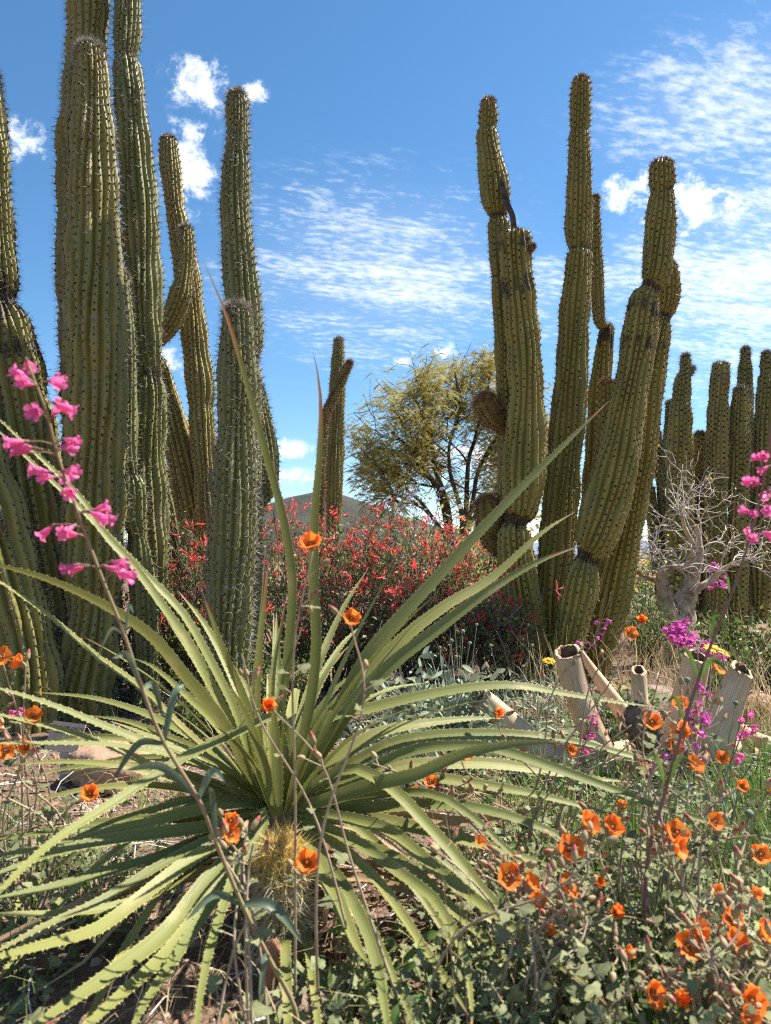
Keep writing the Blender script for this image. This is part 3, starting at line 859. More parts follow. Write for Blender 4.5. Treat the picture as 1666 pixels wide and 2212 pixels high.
def ground_dist(y):
    """how far away bare ground lies at layout height y"""
    return (CAM_H - 0.02) * F / max(y - 1210, 1)


def blade_mesh(C, Wv, width, rng, dry=0.0, heart=0.0, keel=0.28, n=None, tooth=0.0022, step=0.0125, dead=False):
    """ribbon along C (n,3) with half width direction Wv (n,3) and width (n,)"""
    T, _, _ = frames(C)
    Wv = Wv - T * (Wv * T).sum(1)[:, None]; Wv /= np.linalg.norm(Wv, axis=1)[:, None]
    Nn = np.cross(T, Wv)
    n = len(C)
    a = np.array([-1, -0.5, 0, 0.5, 1.0]); kd = np.array([1, 0.45, 0, 0.45, 1.0]) * keel
    hw = width / 2
    V = C[:, None] + hw[:, None, None] * (a[None, :, None] * Wv[:, None] + kd[None, :, None] * Nn[:, None])
    i, j = np.meshgrid(np.arange(n - 1), np.arange(4), indexing='ij'); i, j = i.ravel(), j.ravel()
    Fq = np.stack([i * 5 + j, i * 5 + j + 1, (i + 1) * 5 + j + 1, (i + 1) * 5 + j], 1)
    S = np.concatenate([[0], np.cumsum(np.linalg.norm(np.diff(C, axis=0), axis=1))]); L = S[-1]
    t = S / L
    dr = np.clip((t - (1 - dry)) / max(dry, 1e-6), 0, 1) if dry else np.zeros(n)
    b = MB()
    b.add(V.reshape(-1, 3), [(Fq, 0)], across=np.tile(a, n), along=np.repeat(S, 5), dry=np.repeat(dr, 5), heart=np.repeat(heart * np.clip(1 - t * 5, 0, 1), 5))
    if tooth:
        for sd in (-1, 1):
            s = np.arange(0.03, L * (1 - 0.6 * dry) - 0.02, step); s = s + rng.normal(0, step * 0.2, len(s))
            ip = lambda A: np.stack([np.interp(s, S, A[:, q]) for q in range(3)], 1)
            e = ip(V[:, 0 if sd < 0 else 4]); tt = ip(T); w = ip(Wv) * sd
            ln = tooth * rng.uniform(0.6, 1.2, len(s)); 
            p0 = e - tt * 0.0022 - w * 0.0004; p1 = e + tt * 0.0022 - w * 0.0004; p2 = e + w * ln[:, None] + tt * 0.0028
            q = np.stack([p0, p1, p2], 1).reshape(-1, 3)
            b.add(q, [(np.arange(len(q)).reshape(-1, 3), 1)])
    return b


def face_dir(C, T, face, centre):
    """width direction: level across the leaf, turned by 'face' towards the viewer's side"""
    out = C - centre; out[:, 2] *= 0.25
    out /= np.linalg.norm(out, axis=1)[:, None] + 1e-6
    side = np.cross(np.array([0, 0, 1.0]), out) + 1e-4
    side /= np.linalg.norm(side, axis=1)[:, None]
    v = C - np.array([0, 0, CAM_H])
    wf = np.cross(T, v); wf /= np.linalg.norm(wf, axis=1)[:, None] + 1e-9
    m = len(C) // 2
    if (side[m] * wf[m]).sum() < 0:
        wf = -wf
    W = side * (1 - face) + wf * face
    return W / np.linalg.norm(W, axis=1)[:, None]


sotol = thing('sotol', 'large green sotol rosette of long saw-edged strap leaves in the middle front', 'plant', on_ground(SOT.x, SOT.y))


def leaf(pts, w, d1=None, face=0.6, dry=0.0, base=None, d0=SOT_D, bw=0.8, peak=0.3, heart=0.6, dm=None):
    """pts from the heart outwards; w widest width in layout units; d1 depth at the tip"""
    rng = np.random.default_rng(int(abs(pts[-1][0] * 7 + pts[-1][1] * 13)) + 5)
    dry = dry or float(rng.uniform(0.03, 0.11))
    pts = ([base] if base else [(600 + 0.10 * (pts[0][0] - 600), 1745)]) + list(pts)
    d1 = d0 if d1 is None else d1
    xy = catmull(pts, 80)
    seg = np.concatenate([[0], np.cumsum(np.linalg.norm(np.diff(xy, axis=0), axis=1))]); t = seg / seg[-1]
    d = d0 + (d1 - d0) * t ** 1.15
    if dm:
        d = d + (dm - (d0 + d1) / 2) * 4 * t * (1 - t)
    gd = np.array([0.95 * ground_dist(y) if y > 1225 else 99 for y in xy[:, 1]])
    d = np.minimum(d, gd)
    for _ in range(6):
        d[1:-1] = (d[:-2] + 2 * d[1:-1] + d[2:]) / 4
    C = np.array([P(x, y, q) for (x, y), q in zip(xy, d)])
    S = np.concatenate([[0], np.cumsum(np.linalg.norm(np.diff(C, axis=0), axis=1))]); L = S[-1]
    n = max(16, int(L / 0.03))
    s = np.linspace(0, L, n); C = np.stack([np.interp(s, S, C[:, q]) for q in range(3)], 1)
    t = s / L
    face = face * 0.78
    wid = 0.77 * px(w, d.mean()) * np.interp(t, [0, 0.08, peak, 0.6, 0.85, 0.96, 1.0], [bw * 1.2, bw, 1.0, 0.80, 0.42, 0.14, 0.02])
    T, _, _ = frames(C)
    W = face_dir(C, T, face, np.array(SOT))
    b = blade_mesh(C, W, wid, rng, dry=dry, heart=heart)
    o = b.build('leaf', [MAT['blade'], MAT['tooth']], sotol)
    return o


# traced long leaves (heart -> tip)
leaf([(596, 1640), (602, 1560), (622, 1420), (632, 1260), (612, 1120), (580, 1000), (545, 870), (492, 690), (434, 552)], 27, 1.05, 0.85, dry=0.30)
leaf([(628, 1660), (664, 1560), (684, 1400), (678, 1250), (681, 1100), (690, 1000), (694, 920), (690, 830), (676, 758)], 32, 1.08, 0.85, dry=0.30)
leaf([(650, 1680), (715, 1565), (790, 1425), (862, 1338), (962, 1230), (1090, 1092), (1222, 958), (1316, 866)], 40, 1.5, 0.8, dry=0.13)
leaf([(652, 1660), (690, 1610), (765, 1500), (862, 1390), (962, 1310), (1062, 1250), (1170, 1152), (1242, 1106)], 42, 1.55, 0.75, dry=0.06)
leaf([(652, 1680), (694, 1630), (765, 1520), (842, 1440), (932, 1370), (1052, 1280), (1160, 1215), (1256, 1178)], 44, 1.35, 0.85, dry=0.16)
leaf([(545, 1690), (523, 1640), (506, 1572), (470, 1511), (418, 1406), (363, 1326), (290, 1226), (218, 1146), (174, 1075), (54, 958), (-40, 870)], 30, 1.15, 0.75)
leaf([(550, 1680), (530, 1610), (508, 1537), (454, 1428), (392, 1322), (298, 1226), (206, 1130), (120, 1047), (0, 934), (-60, 880)], 28, 1.2, 0.7)
leaf([(540, 1690), (508, 1610), (461, 1537), (399, 1462), (327, 1376), (232, 1312), (109, 1254), (0, 1222), (-80, 1205)], 44, 1.0, 0.7)
leaf([(540, 1705), (508, 1688), (454, 1630), (392, 1573), (327, 1508), (269, 1460), (210, 1420), (109, 1333), (0, 1257), (-60, 1220)], 28, 1.0, 0.6)
leaf([(560, 1715), (526, 1695), (436, 1655), (327, 1609), (218, 1566), (109, 1522), (0, 1488), (-60, 1474)], 32, 1.05, 0.6)
leaf([(560, 1735), (472, 1718), (363, 1675), (272, 1628), (182, 1591), (91, 1566), (0, 1544), (-70, 1530)], 28, 1.1, 0.6)
leaf([(560, 1720), (500, 1690), (400, 1640), (254, 1611), (145, 1606), (0, 1606), (-60, 1610)], 22, 0.95, 0.55)
leaf([(560, 1730), (472, 1707), (363, 1682), (254, 1653), (145, 1646), (54, 1650), (10, 1662)], 26, 1.15, 0.65)
leaf([(630, 1600), (612, 1548), (581, 1548), (523, 1577), (436, 1617), (363, 1657), (254, 1728), (109, 1823), (0, 1925), (-50, 1980)], 30, 0.72, 0.8, base=(640, 1700), dm=1.05)
leaf([(560, 1680), (541, 1588), (534, 1530), (508, 1464), (483, 1406), (454, 1326), (432, 1266)], 27, 1.1, 0.85, dry=0.2)
leaf([(572, 1680), (556, 1537), (560, 1428), (571, 1301), (582, 1196)], 20, 1.15, 0.7, dry=0.35)
leaf([(575, 1690), (545, 1560), (556, 1428), (568, 1300), (573, 1180)], 22, 1.3, 0.8, dry=0.3)
leaf([(610, 1680), (612, 1520), (626, 1430), (655, 1352)], 17, 1.2, 0.7, dry=0.3)
leaf([(590, 1680), (585, 1560), (590, 1450), (610, 1340), (618, 1290)], 20, 1.35, 0.7, dry=0.3)
leaf([(640, 1690), (655, 1590), (668, 1500), (690, 1420)], 24, 1.3, 0.8, dry=0.15)
leaf([(640, 1660), (700, 1557), (790, 1534), (881, 1511), (972, 1493), (1063, 1482), (1131, 1484), (1226, 1500), (1320, 1515), (1424, 1528)], 38, 1.35, 0.6)
leaf([(660, 1690), (736, 1635), (808, 1588), (881, 1569), (990, 1555), (1060, 1551), (1090, 1553)], 38, 1.45, 0.65)
leaf([(670, 1700), (772, 1646), (845, 1609), (954, 1591), (1063, 1588), (1150, 1592), (1264, 1609), (1377, 1636), (1509, 1660)], 42, 1.35, 0.65)
leaf([(670, 1710), (780, 1670), (900, 1620), (1037, 1613), (1131, 1636), (1226, 1670), (1320, 1704), (1415, 1742), (1490, 1764), (1666, 1813), (1720, 1830)], 36, 1.0, 0.7)
leaf([(680, 1715), (800, 1680), (900, 1655), (1040, 1650), (1150, 1662), (1264, 1680), (1370, 1690)], 46, 1.4, 0.65)
leaf([(680, 1720), (800, 1690), (920, 1680), (1037, 1696), (1150, 1715), (1286, 1749), (1360, 1775)], 40, 1.2, 0.65)
leaf([(660, 1740), (707, 1728), (808, 1696), (899, 1675), (972, 1642), (1030, 1622), (1140, 1605), (1220, 1606)], 46, 0.95, 0.8)
leaf([(680, 1700), (760, 1660), (845, 1703), (917, 1776), (990, 1856), (1055, 1939), (1150, 2030), (1264, 2124), (1330, 2190)], 40, 0.85, 0.7)
leaf([(680, 1760), (754, 1769), (845, 1798), (917, 1859), (990, 1917), (1055, 1965), (1162, 2049), (1260, 2130)], 42, 0.85, 0.7)
leaf([(680, 1780), (743, 1805), (808, 1845), (881, 1899), (928, 1932), (954, 1968), (990, 2030), (1008, 2084), (1019, 2170), (1020, 2230)], 38, 0.8, 0.7)
leaf([(690, 1800), (768, 1856), (827, 1917), (874, 1983), (917, 2048), (972, 2128), (1020, 2205)], 32, 0.82, 0.7)
leaf([(690, 1850), (735, 1900), (765, 1954), (801, 2030), (819, 2103), (837, 2212), (850, 2300)], 36, 0.78, 0.8, peak=0.65)
leaf([(700, 1850), (780, 1960), (827, 2055), (863, 2139), (892, 2212), (910, 2280)], 24, 0.8, 0.75)
leaf([(670, 1830), (700, 1890), (735, 1960), (770, 2040), (800, 2090)], 54, 0.95, 0.5)
leaf([(690, 1800), (790, 1830), (880, 1870), (960, 1950), (1060, 2040), (1130, 2110)], 44, 0.9, 0.5)
leaf([(680, 1740), (800, 1720), (936, 1716), (1026, 1769), (1063, 1805), (1123, 1859), (1200, 1920)], 32, 1.0, 0.7)
leaf([(690, 1760), (800, 1770), (940, 1800), (1060, 1830), (1180, 1870), (1260, 1900)], 46, 1.15, 0.6)
leaf([(690, 1750), (830, 1745), (980, 1740), (1120, 1770), (1260, 1830), (1370, 1890)], 40, 1.1, 0.6)
leaf([(560, 1740), (500, 1738), (399, 1758), (254, 1794), (145, 1823), (0, 1848), (-60, 1860)], 40, 1.05, 0.6)
leaf([(560, 1760), (454, 1787), (330, 1803), (218, 1819), (109, 1845), (0, 1885), (-50, 1905)], 46, 1.0, 0.6)
leaf([(560, 1770), (454, 1812), (327, 1881), (218, 1946), (109, 1994), (0, 2052), (-50, 2080)], 30, 0.88, 0.65)
leaf([(555, 1780), (480, 1820), (399, 1867), (272, 1965), (200, 2012), (73, 2048), (0, 2066), (-60, 2078)], 44, 0.75, 0.7)
leaf([(560, 1765), (436, 1819), (327, 1859), (218, 1888), (109, 1917), (0, 1939), (-50, 1950)], 42, 1.0, 0.55)
leaf([(545, 1800), (500, 1850), (436, 1920), (363, 2012), (254, 2095), (109, 2193), (40, 2240)], 56, 0.75, 0.6)
leaf([(548, 1805), (505, 1870), (454, 1942), (363, 2059), (254, 2157), (180, 2225), (140, 2270)], 46, 0.72, 0.6)
leaf([(550, 1810), (500, 1890), (436, 1983), (363, 2095), (309, 2175), (270, 2260)], 36, 0.74, 0.6)
leaf([(545, 1765), (560, 1748), (578, 1765), (545, 1830), (510, 1880), (487, 1945), (454, 2048), (432, 2157), (425, 2212), (420, 2280)], 26, 0.62, 0.85, base=(590, 1790), peak=0.4)
leaf([(545, 1780), (460, 1840), (350, 1925), (250, 1960), (120, 1975), (0, 1975), (-60, 1985)], 40, 0.95, 0.5)
leaf([(560, 1750), (430, 1770), (300, 1770), (170, 1785), (60, 1805), (-30, 1815)], 30, 1.2, 0.6)
leaf([(560, 1700), (470, 1640), (380, 1600), (280, 1560), (190, 1545)], 28, 1.5, 0.6)
leaf([(550, 1690), (480, 1580), (400, 1500), (330, 1440), (280, 1420)], 26, 1.55, 0.6)

# many more narrow leaves between the traced ones
rng = np.random.default_rng(71)
for q in range(27):
    a = rng.uniform(-0.15, math.pi + 0.15) if q % 3 else rng.uniform(math.pi, 2 * math.pi)      # direction in the layout, 0 = right, pi/2 = up
    ln = rng.uniform(420, 760); up = math.sin(a)
    dx, dy = math.cos(a), -math.sin(a)
    if up > 0.55:
        ln *= 0.75
    droop = rng.uniform(0.05, 0.34) * ln * (1 - 0.5 * max(up, 0))
    pts = [(600 + dx * ln * t * (1 + 0.1 * t), 1735 + 0.55 * dy * ln * t - 60 * math.sin(t * 2.6) + droop * t * t + (0.35 * ln * t * t if up < 0 else 0) + min(dy, 0) * 0.45 * ln * t) for t in (0.25, 0.5, 0.75, 1.0)]
    if pts[-1][0] > 960 and 1400 < pts[-1][1] < 1720:
        continue
    leaf(pts, rng.uniform(22, 34), SOT_D + 0.28 * up + rng.uniform(-0.18, 0.12), rng.uniform(0.3, 0.8), dry=rng.choice([0, 0, 0.08, 0.15]))

# shorter leaves filling the heart
rng = np.random.default_rng(77)
for q in range(44):
    az = 2 * math.pi * q * 0.381966 + rng.normal(0, 0.15)
    up = rng.uniform(0.25, 1.35)                       # elevation of the leaf
    ln = rng.uniform(0.18, 0.42) * (1.1 if up > 0.7 else 1.5)
    if math.sin(az) < -0.35 and up < 0.95:
        continue
    n = 16
    t = np.linspace(0, 1, n)
    e = up - (1.0 + 0.9 * (up < 0.7)) * t * (0.25 + 0.5 * rng.random())
    st = ln / (n - 1)
    r = 0.02 + np.concatenate([[0], np.cumsum(np.cos(e[:-1]) * st)]); z = np.concatenate([[0], np.cumsum(np.sin(e[:-1]) * st)])
    C = np.array(SOT)[None] + np.stack([r * math.cos(az), r * math.sin(az), z - 0.03], 1)
    side = np.tile(np.array([-math.sin(az), math.cos(az), 0.25 * rng.normal()]), (n, 1))
    wid = rng.uniform(0.017, 0.026) * np.interp(t, [0, 0.1, 0.35, 0.7, 0.95, 1], [0.8, 0.7, 1, 0.7, 0.2, 0.03])
    blade_mesh(C, side, wid, rng, dry=0.12 * rng.random(), heart=0.8, keel=0.3).build('leaf', [MAT['blade'], MAT['tooth']], sotol)

# squat trunk with the old dead leaf bases
b = MB()
tr = SOT - Vector((0, -0.03, 0.02)); tz = float(ground_z(tr.x, tr.y))
b.tube([(tr.x, tr.y, tz - 0.02), (tr.x, tr.y, tz + 0.06), (tr.x, tr.y, tz + 0.12), (tr.x, tr.y, tr.z)], [0.075, 0.085, 0.08, 0.05], 14)
b.build('trunk', MAT['litter'], sotol)
for q in range(34):
    az = rng.uniform(math.pi, 2 * math.pi) if q < 24 else rng.uniform(0, math.pi)
    if abs(az - 1.5 * math.pi) < 0.55:
        continue
    ln = rng.uniform(0.22, 0.5); n = 10; t = np.linspace(0, 1, n)
    z0 = SOT.z - rng.uniform(0.03, 0.12)
    r = 0.05 + ln * t; z = z0 + 0.03 * np.sin(t * 3) - (z0 - 0.015) * np.clip(t * 1.25, 0, 1) ** 1.3
    C = np.stack([SOT.x + r * math.cos(az), SOT.y + r * math.sin(az) * 0.8, np.maximum(z, 0.008)], 1)
    side = np.tile(np.array([-math.sin(az), math.cos(az), 0.5 * rng.normal()]), (n, 1))
    blade_mesh(C, side, rng.uniform(0.010, 0.02) * np.interp(t, [0, 0.3, 0.8, 1], [1, 1, 0.5, 0.05]), rng, tooth=0.0).build('dead_leaf', [MAT['blade_dead']], sotol)
# the long tan dead leaf lying to the right
for pts, w in (([(700, 1775), (800, 1770), (900, 1765), (1000, 1775), (1100, 1762), (1180, 1745)], 26), ([(760, 1800), (830, 1775), (900, 1770), (960, 1790)], 24)):
    xy = catmull(pts, 24); C = np.array([P(x, y, 1.36 - 0.0002 * (x - 700)) for x, y in xy])
    T, _, _ = frames(C)
    blade_mesh(C, face_dir(C, T, 0.7, np.array(SOT)), px(w, 1.3) * np.interp(np.linspace(0, 1, 24), [0, 0.2, 0.8, 1], [0.6, 1, 0.7, 0.05]), rng, tooth=0.003).build('dead_leaf', [MAT['blade_dead'], MAT['tooth']], sotol)

# ------------------------------------------------------------------ golden-spined cactus under the rosette
gc = P(605, 1815, 1.13)
gold = thing('golden_spined_cactus', 'short yellow-spined cactus column half hidden under the sotol rosette', 'cactus', on_ground(gc.x, gc.y))
V, Fc, sc, A, An, As, At = stem_geo([(gc.x, gc.y, -0.02), (gc.x + 0.004, gc.y, 0.06), (gc.x + 0.004, gc.y, 0.13), (gc.x, gc.y, gc.z)], [0.030, 0.034, 0.032, 0.024], 14, 0.008, 3, spacing=0.013, dome=1.1, dep=0.22)
b = MB(); b.add(V, Fc, scar=sc); bd = b.build('stem', MAT['skin_yellow'], gold)
for nm, lo, hi, ln, mt, cnt in (('young_spines', 0.74, 1.1, 0.028, 'spine_gold', 10), ('old_spines', -0.1, 0.80, 0.030, 'spine_straw', 10)):
    sel = np.where((As >= lo) & (As < hi))[0]; idx = np.repeat(sel, cnt); k = len(idx)
    dr = An[idx] * rng.uniform(0.2, 1.0, k)[:, None] + rng.normal(size=(k, 3)) * 0.6
    if lo < 0:
        dr[:, 2] -= 0.45
    dr /= np.linalg.norm(dr, axis=1)[:, None]
    sd = np.cross(dr, rng.normal(size=(k, 3))); sd /= np.linalg.norm(sd, axis=1)[:, None]
    l = ln * rng.uniform(0.4, 1.5, k); p0 = A[idx]
    V = np.stack([p0 - sd * 0.0009, p0 + sd * 0.0009, p0 + dr * l[:, None]], 1).reshape(-1, 3)
    b = MB(); b.add(V, [(np.arange(3 * k).reshape(-1, 3), 0)]); b.build(nm, MAT[mt], gold, smooth=False, kind='stuff')

# ------------------------------------------------------------------ shared small shapes


def sweep_cup(profile, seg=10, lobes=None):
    """surface of revolution about +Z; profile [(r, z)]; lobes=(count, depth) waves the last rings"""
    pr = np.asarray(profile, float); n = len(pr)
    th = np.arange(seg) * 2 * np.pi / seg
    V = np.zeros((n, seg, 3))
    for i, (r, z) in enumerate(pr):
        rr = np.full(seg, r); zz = np.full(seg, z)
        if lobes and i >= n - 2:
            wv = np.cos(lobes[0] * th) * lobes[1] * (1 if i == n - 1 else 0.35)
            rr = rr * (1 + wv)
        V[i, :, 0] = rr * np.cos(th); V[i, :, 1] = rr * np.sin(th); V[i, :, 2] = zz
    i, j = np.meshgrid(np.arange(n - 1), np.arange(seg), indexing='ij'); i, j = i.ravel(), j.ravel(); j2 = (j + 1) % seg
    return V.reshape(-1, 3), np.stack([i * seg + j, i * seg + j2, (i + 1) * seg + j2, (i + 1) * seg + j], 1)


def leaf_shape(length, width, fold=0.25, curl=0.25, n=6, wavy=0.0):
    """pointed leaf along +Y from the origin, normal +Z"""
    t = np.linspace(0, 1, n)
    w = width / 2 * np.sin(np.pi * np.clip(t * 0.93 + 0.07, 0, 1)) ** 0.8
    y = length * t; z = -curl * length * t * t
    V = []
    for i in range(n):
        ww = wavy * width * (1 if i % 2 else -1)
        V += [(-w[i], y[i], z[i] + fold * w[i] + ww), (0, y[i], z[i]), (w[i], y[i], z[i] + fold * w[i] - ww)]
    Fq = []
    for i in range(n - 1):
        a = i * 3
        Fq += [(a, a + 1, a + 4, a + 3), (a + 1, a + 2, a + 5, a + 4)]
    return np.array(V), np.array(Fq)


def lobed_leaf(size):
    """three-lobed crinkled mallow leaf along +Y"""
    ang = [-115, -88, -62, -48, -30, -14, 0, 14, 30, 48, 62, 88, 115]
    rad = [0.35, 0.55, 0.62, 0.50, 0.66, 0.92, 1.0, 0.90, 0.64, 0.52, 0.60, 0.56, 0.36]
    V = [(0, 0, 0)]
    for i, (a, r) in enumerate(zip(ang, rad)):
        V.append((math.sin(R(a)) * r * size * 0.9, math.cos(R(a)) * r * size, (0.10 if i % 2 else -0.03) * size - 0.22 * size * r * r))
    return np.array(V), np.array([[0, i + 1, i] for i in range(1, len(ang))])


def penstemon_flower():
    b = MB()
    V, Fq = sweep_cup([(0.0008, 0), (0.0016, 0.003), (0.0027, 0.008), (0.0048, 0.014), (0.0054, 0.019), (0.0056, 0.022)], 10)
    b.add(V, [(Fq, 0)])
    for k in range(5):
        a = 2 * math.pi * k / 5 + 0.3
        ca, sa = math.cos(a), math.sin(a)
        pts = []
        for (u, hw, z) in ((0.0050, 0.0030, 0.0215), (0.0075, 0.0042, 0.0255), (0.0098, 0.0034, 0.0265), (0.0108, 0.0012, 0.0255)):
            for s in (-1, 0, 1):
                pts.append((u * ca - s * hw * sa, u * sa + s * hw * ca, z + 0.0008 * (s == 0)))
        fq = []
        for r in range(3):
            for c in range(2):
                q = r * 3 + c
                fq.append((q, q + 1, q + 4, q + 3))
        b.add(np.array(pts), [(np.array(fq), 0)])
    V, Fq = sweep_cup([(0.0005, -0.002), (0.0022, 0.000), (0.0026, 0.0035), (0.0024, 0.005)], 7)
    b.add(V, [(Fq, 1)])
    return b


def mb_mesh(b, name, mats, smooth=True):
    return mesh_np(name, np.concatenate(b.v), b.f, mats, {k: np.concatenate(v) for k, v in b.a.items()}, smooth)


PEN_PINK = mb_mesh(penstemon_flower(), 'penstemon_flower', [MAT['pink'], MAT['stem_purple']])
PEN_MAG = mb_mesh(penstemon_flower(), 'penstemon_flower_purple', [MAT['magenta'], MAT['stem_purple']])

b = MB()
V, Fq = sweep_cup([(0.0006, 0), (0.0017, 0.004), (0.0024, 0.012), (0.0030, 0.022), (0.0034, 0.026)], 7)
b.add(V, [(Fq, 0)])
for a0, ln, w, dn in ((0.0, 0.014, 0.0034, 0.010), (math.pi, 0.013, 0.0030, 0.002)):
    ca, sa = math.cos(a0), math.sin(a0); pts = []
    for t in (0, 0.5, 1.0):
        u = 0.003 + dn * t * t; z = 0.025 + ln * t
        for s in (-1, 0, 1):
            hw = w * (1 - 0.6 * t)
            pts.append((u * ca - s * hw * sa, u * sa + s * hw * ca, z))
    b.add(np.array(pts), [(np.array([(0, 1, 4, 3), (1, 2, 5, 4), (3, 4, 7, 6), (4, 5, 8, 7)]), 0)])
RED_V, RED_F = np.concatenate(b.v), [(f, 0) for f, _ in b.f]
RED_MESH = mb_mesh(b, 'red_tube_flower', [MAT['red']])

# ------------------------------------------------------------------ red-flowered shrubs


def red_shrub(label, x, d, top_y, rw, seed, nfl, nleaf=2200):
    rng = np.random.default_rng(seed)
    c = P(x, 1210, d); base = on_ground(c.x, c.y)
    H = P(x, top_y - 14, d).z - base.z
    root = thing('red_flowered_shrub', label, 'shrub', base, 'red flowered shrubs')
    tw = MB(); tips, dirs, leafp = [], [], []
    for k in range(46):
        a = rng.uniform(0, 6.28); rr = rw * math.sqrt(rng.random()); h = H * (rng.uniform(0.55, 1.05) - 0.25 * (rr / rw) ** 2)
        p0 = Vector(base) + Vector((0.12 * rw * math.cos(a), 0.12 * rw * math.sin(a), -0.01))
        p3 = Vector(base) + Vector((rr * math.cos(a), 0.8 * rr * math.sin(a), h))
        p1 = p0.lerp(p3, 0.35) + Vector((rng.normal() * 0.03, rng.normal() * 0.03, 0.02)); p2 = p0.lerp(p3, 0.7) + Vector((rng.normal() * 0.04, rng.normal() * 0.04, 0.03))
        C = catmull([p0, p1, p2, p3], 9)
        tw.tube(C, np.linspace(0.0042, 0.0014, 9), 4)
        tips.append(C[-1]); dirs.append(C[-1] - C[-2])
        for q in range(6):
            t = rng.uniform(0.35, 0.98); o = C[int(t * 8)]
            e = o + np.array([rng.normal() * 0.07, rng.normal() * 0.07, rng.uniform(0.05, 0.16)])
            m = (o + e) / 2 + rng.normal(size=3) * 0.012
            tw.tube([o, m, e], [0.0016, 0.0013, 0.0009], 3)
            tips.append(e); dirs.append(e - m); leafp += [m, e, o]
    tw.build('branches', MAT['twig_dark'], root, kind='stuff')
    leafp = np.array(leafp); tips = np.array(tips); dirs = np.array(dirs)
    LV, LF = leaf_shape(0.017, 0.010, 0.2, 0.2, 4)
    low = rng.choice(len(leafp), nleaf, p=(lambda w: w / w.sum())(np.clip(1.25 * H - (leafp[:, 2] - base.z), 0.05 * H, None)))
    loc = leafp[low] + rng.normal(size=(nleaf, 3)) * 0.022
    loc[:, 2] = np.maximum(loc[:, 2], base.z + 0.02)
    M3 = rand_rot(nleaf, rng) * rng.uniform(0.6, 1.5, nleaf)[:, None, None]
    lb = MB(); lb.scatter(LV, [(LF, 0)], M3, loc, rnd=rng.random(nleaf)); lb.build('leaves', MAT['leaf_shrub'], root, kind='stuff')
    # flowers: the foremost as single pieces, the rest as one mass
    cnt = int(nfl * 1.45)
    pick = rng.choice(len(tips), cnt, p=(lambda w: w / w.sum())(np.clip(tips[:, 2] - base.z - 0.10 * H, 0.02, None) ** 1.0))
    pick = np.repeat(pick[:cnt // 3 + 1], 3)[:cnt]
    fl = tips[pick] + rng.normal(size=(cnt, 3)) * 0.011
    dz = rng.normal(size=(cnt, 3)) * 0.55 + np.repeat(rng.normal(size=(cnt // 3 + 1, 3)) * 0.5, 3, axis=0)[:cnt] + np.array([0, -0.1, 0.55])
    order = np.argsort(fl[:, 1])
    M = rand_rot(cnt, rng, dz)
    sc = rng.uniform(0.8, 1.35, cnt)
    single = order[:58]
    for i in single:
        inst('flower', RED_MESH, root, fl[i], Matrix(M[i].tolist()), float(sc[i]))
    rest = order[58:]
    fb = MB(); fb.scatter(RED_V, RED_F, M[rest] * sc[rest][:, None, None], fl[rest], rnd=rng.random(len(rest)))
    fb.build('flower_mass', MAT['red'], root, kind='stuff')


red_shrub('red flowered shrub growing just behind the dark green cactus column', 455, 3.25, 1110, 0.30, 201, 120)
red_shrub('red flowered shrub under the hill top, right of the dark green column', 625, 3.75, 1080, 0.34, 202, 190)
red_shrub('red flowered shrub in front of the lone slim cactus column', 755, 4.0, 1100, 0.36, 203, 190)
red_shrub('red flowered shrub below the feathery tree trunk', 890, 3.9, 1125, 0.36, 204, 190)
red_shrub('red flowered shrub at the foot of the lower reddish cactus arm', 1020, 3.7, 1150, 0.32, 205, 150)
red_shrub('low dark red flowered shrub hugging the flat topped cactus stem', 1075, 3.0, 1290, 0.17, 206, 66, 1000)
red_shrub('low red flowered shrub in the shade before the tall leaning leaves', 720, 3.05, 1265, 0.32, 207, 110, 1900)
red_shrub('shaded red flowered shrub between the grey cactus stem and dark green column', 395, 3.05, 1200, 0.22, 208, 70, 1800)
red_shrub('low shaded red flowered shrub behind the silvery marigold clump', 905, 3.1, 1290, 0.28, 209, 96, 1600)


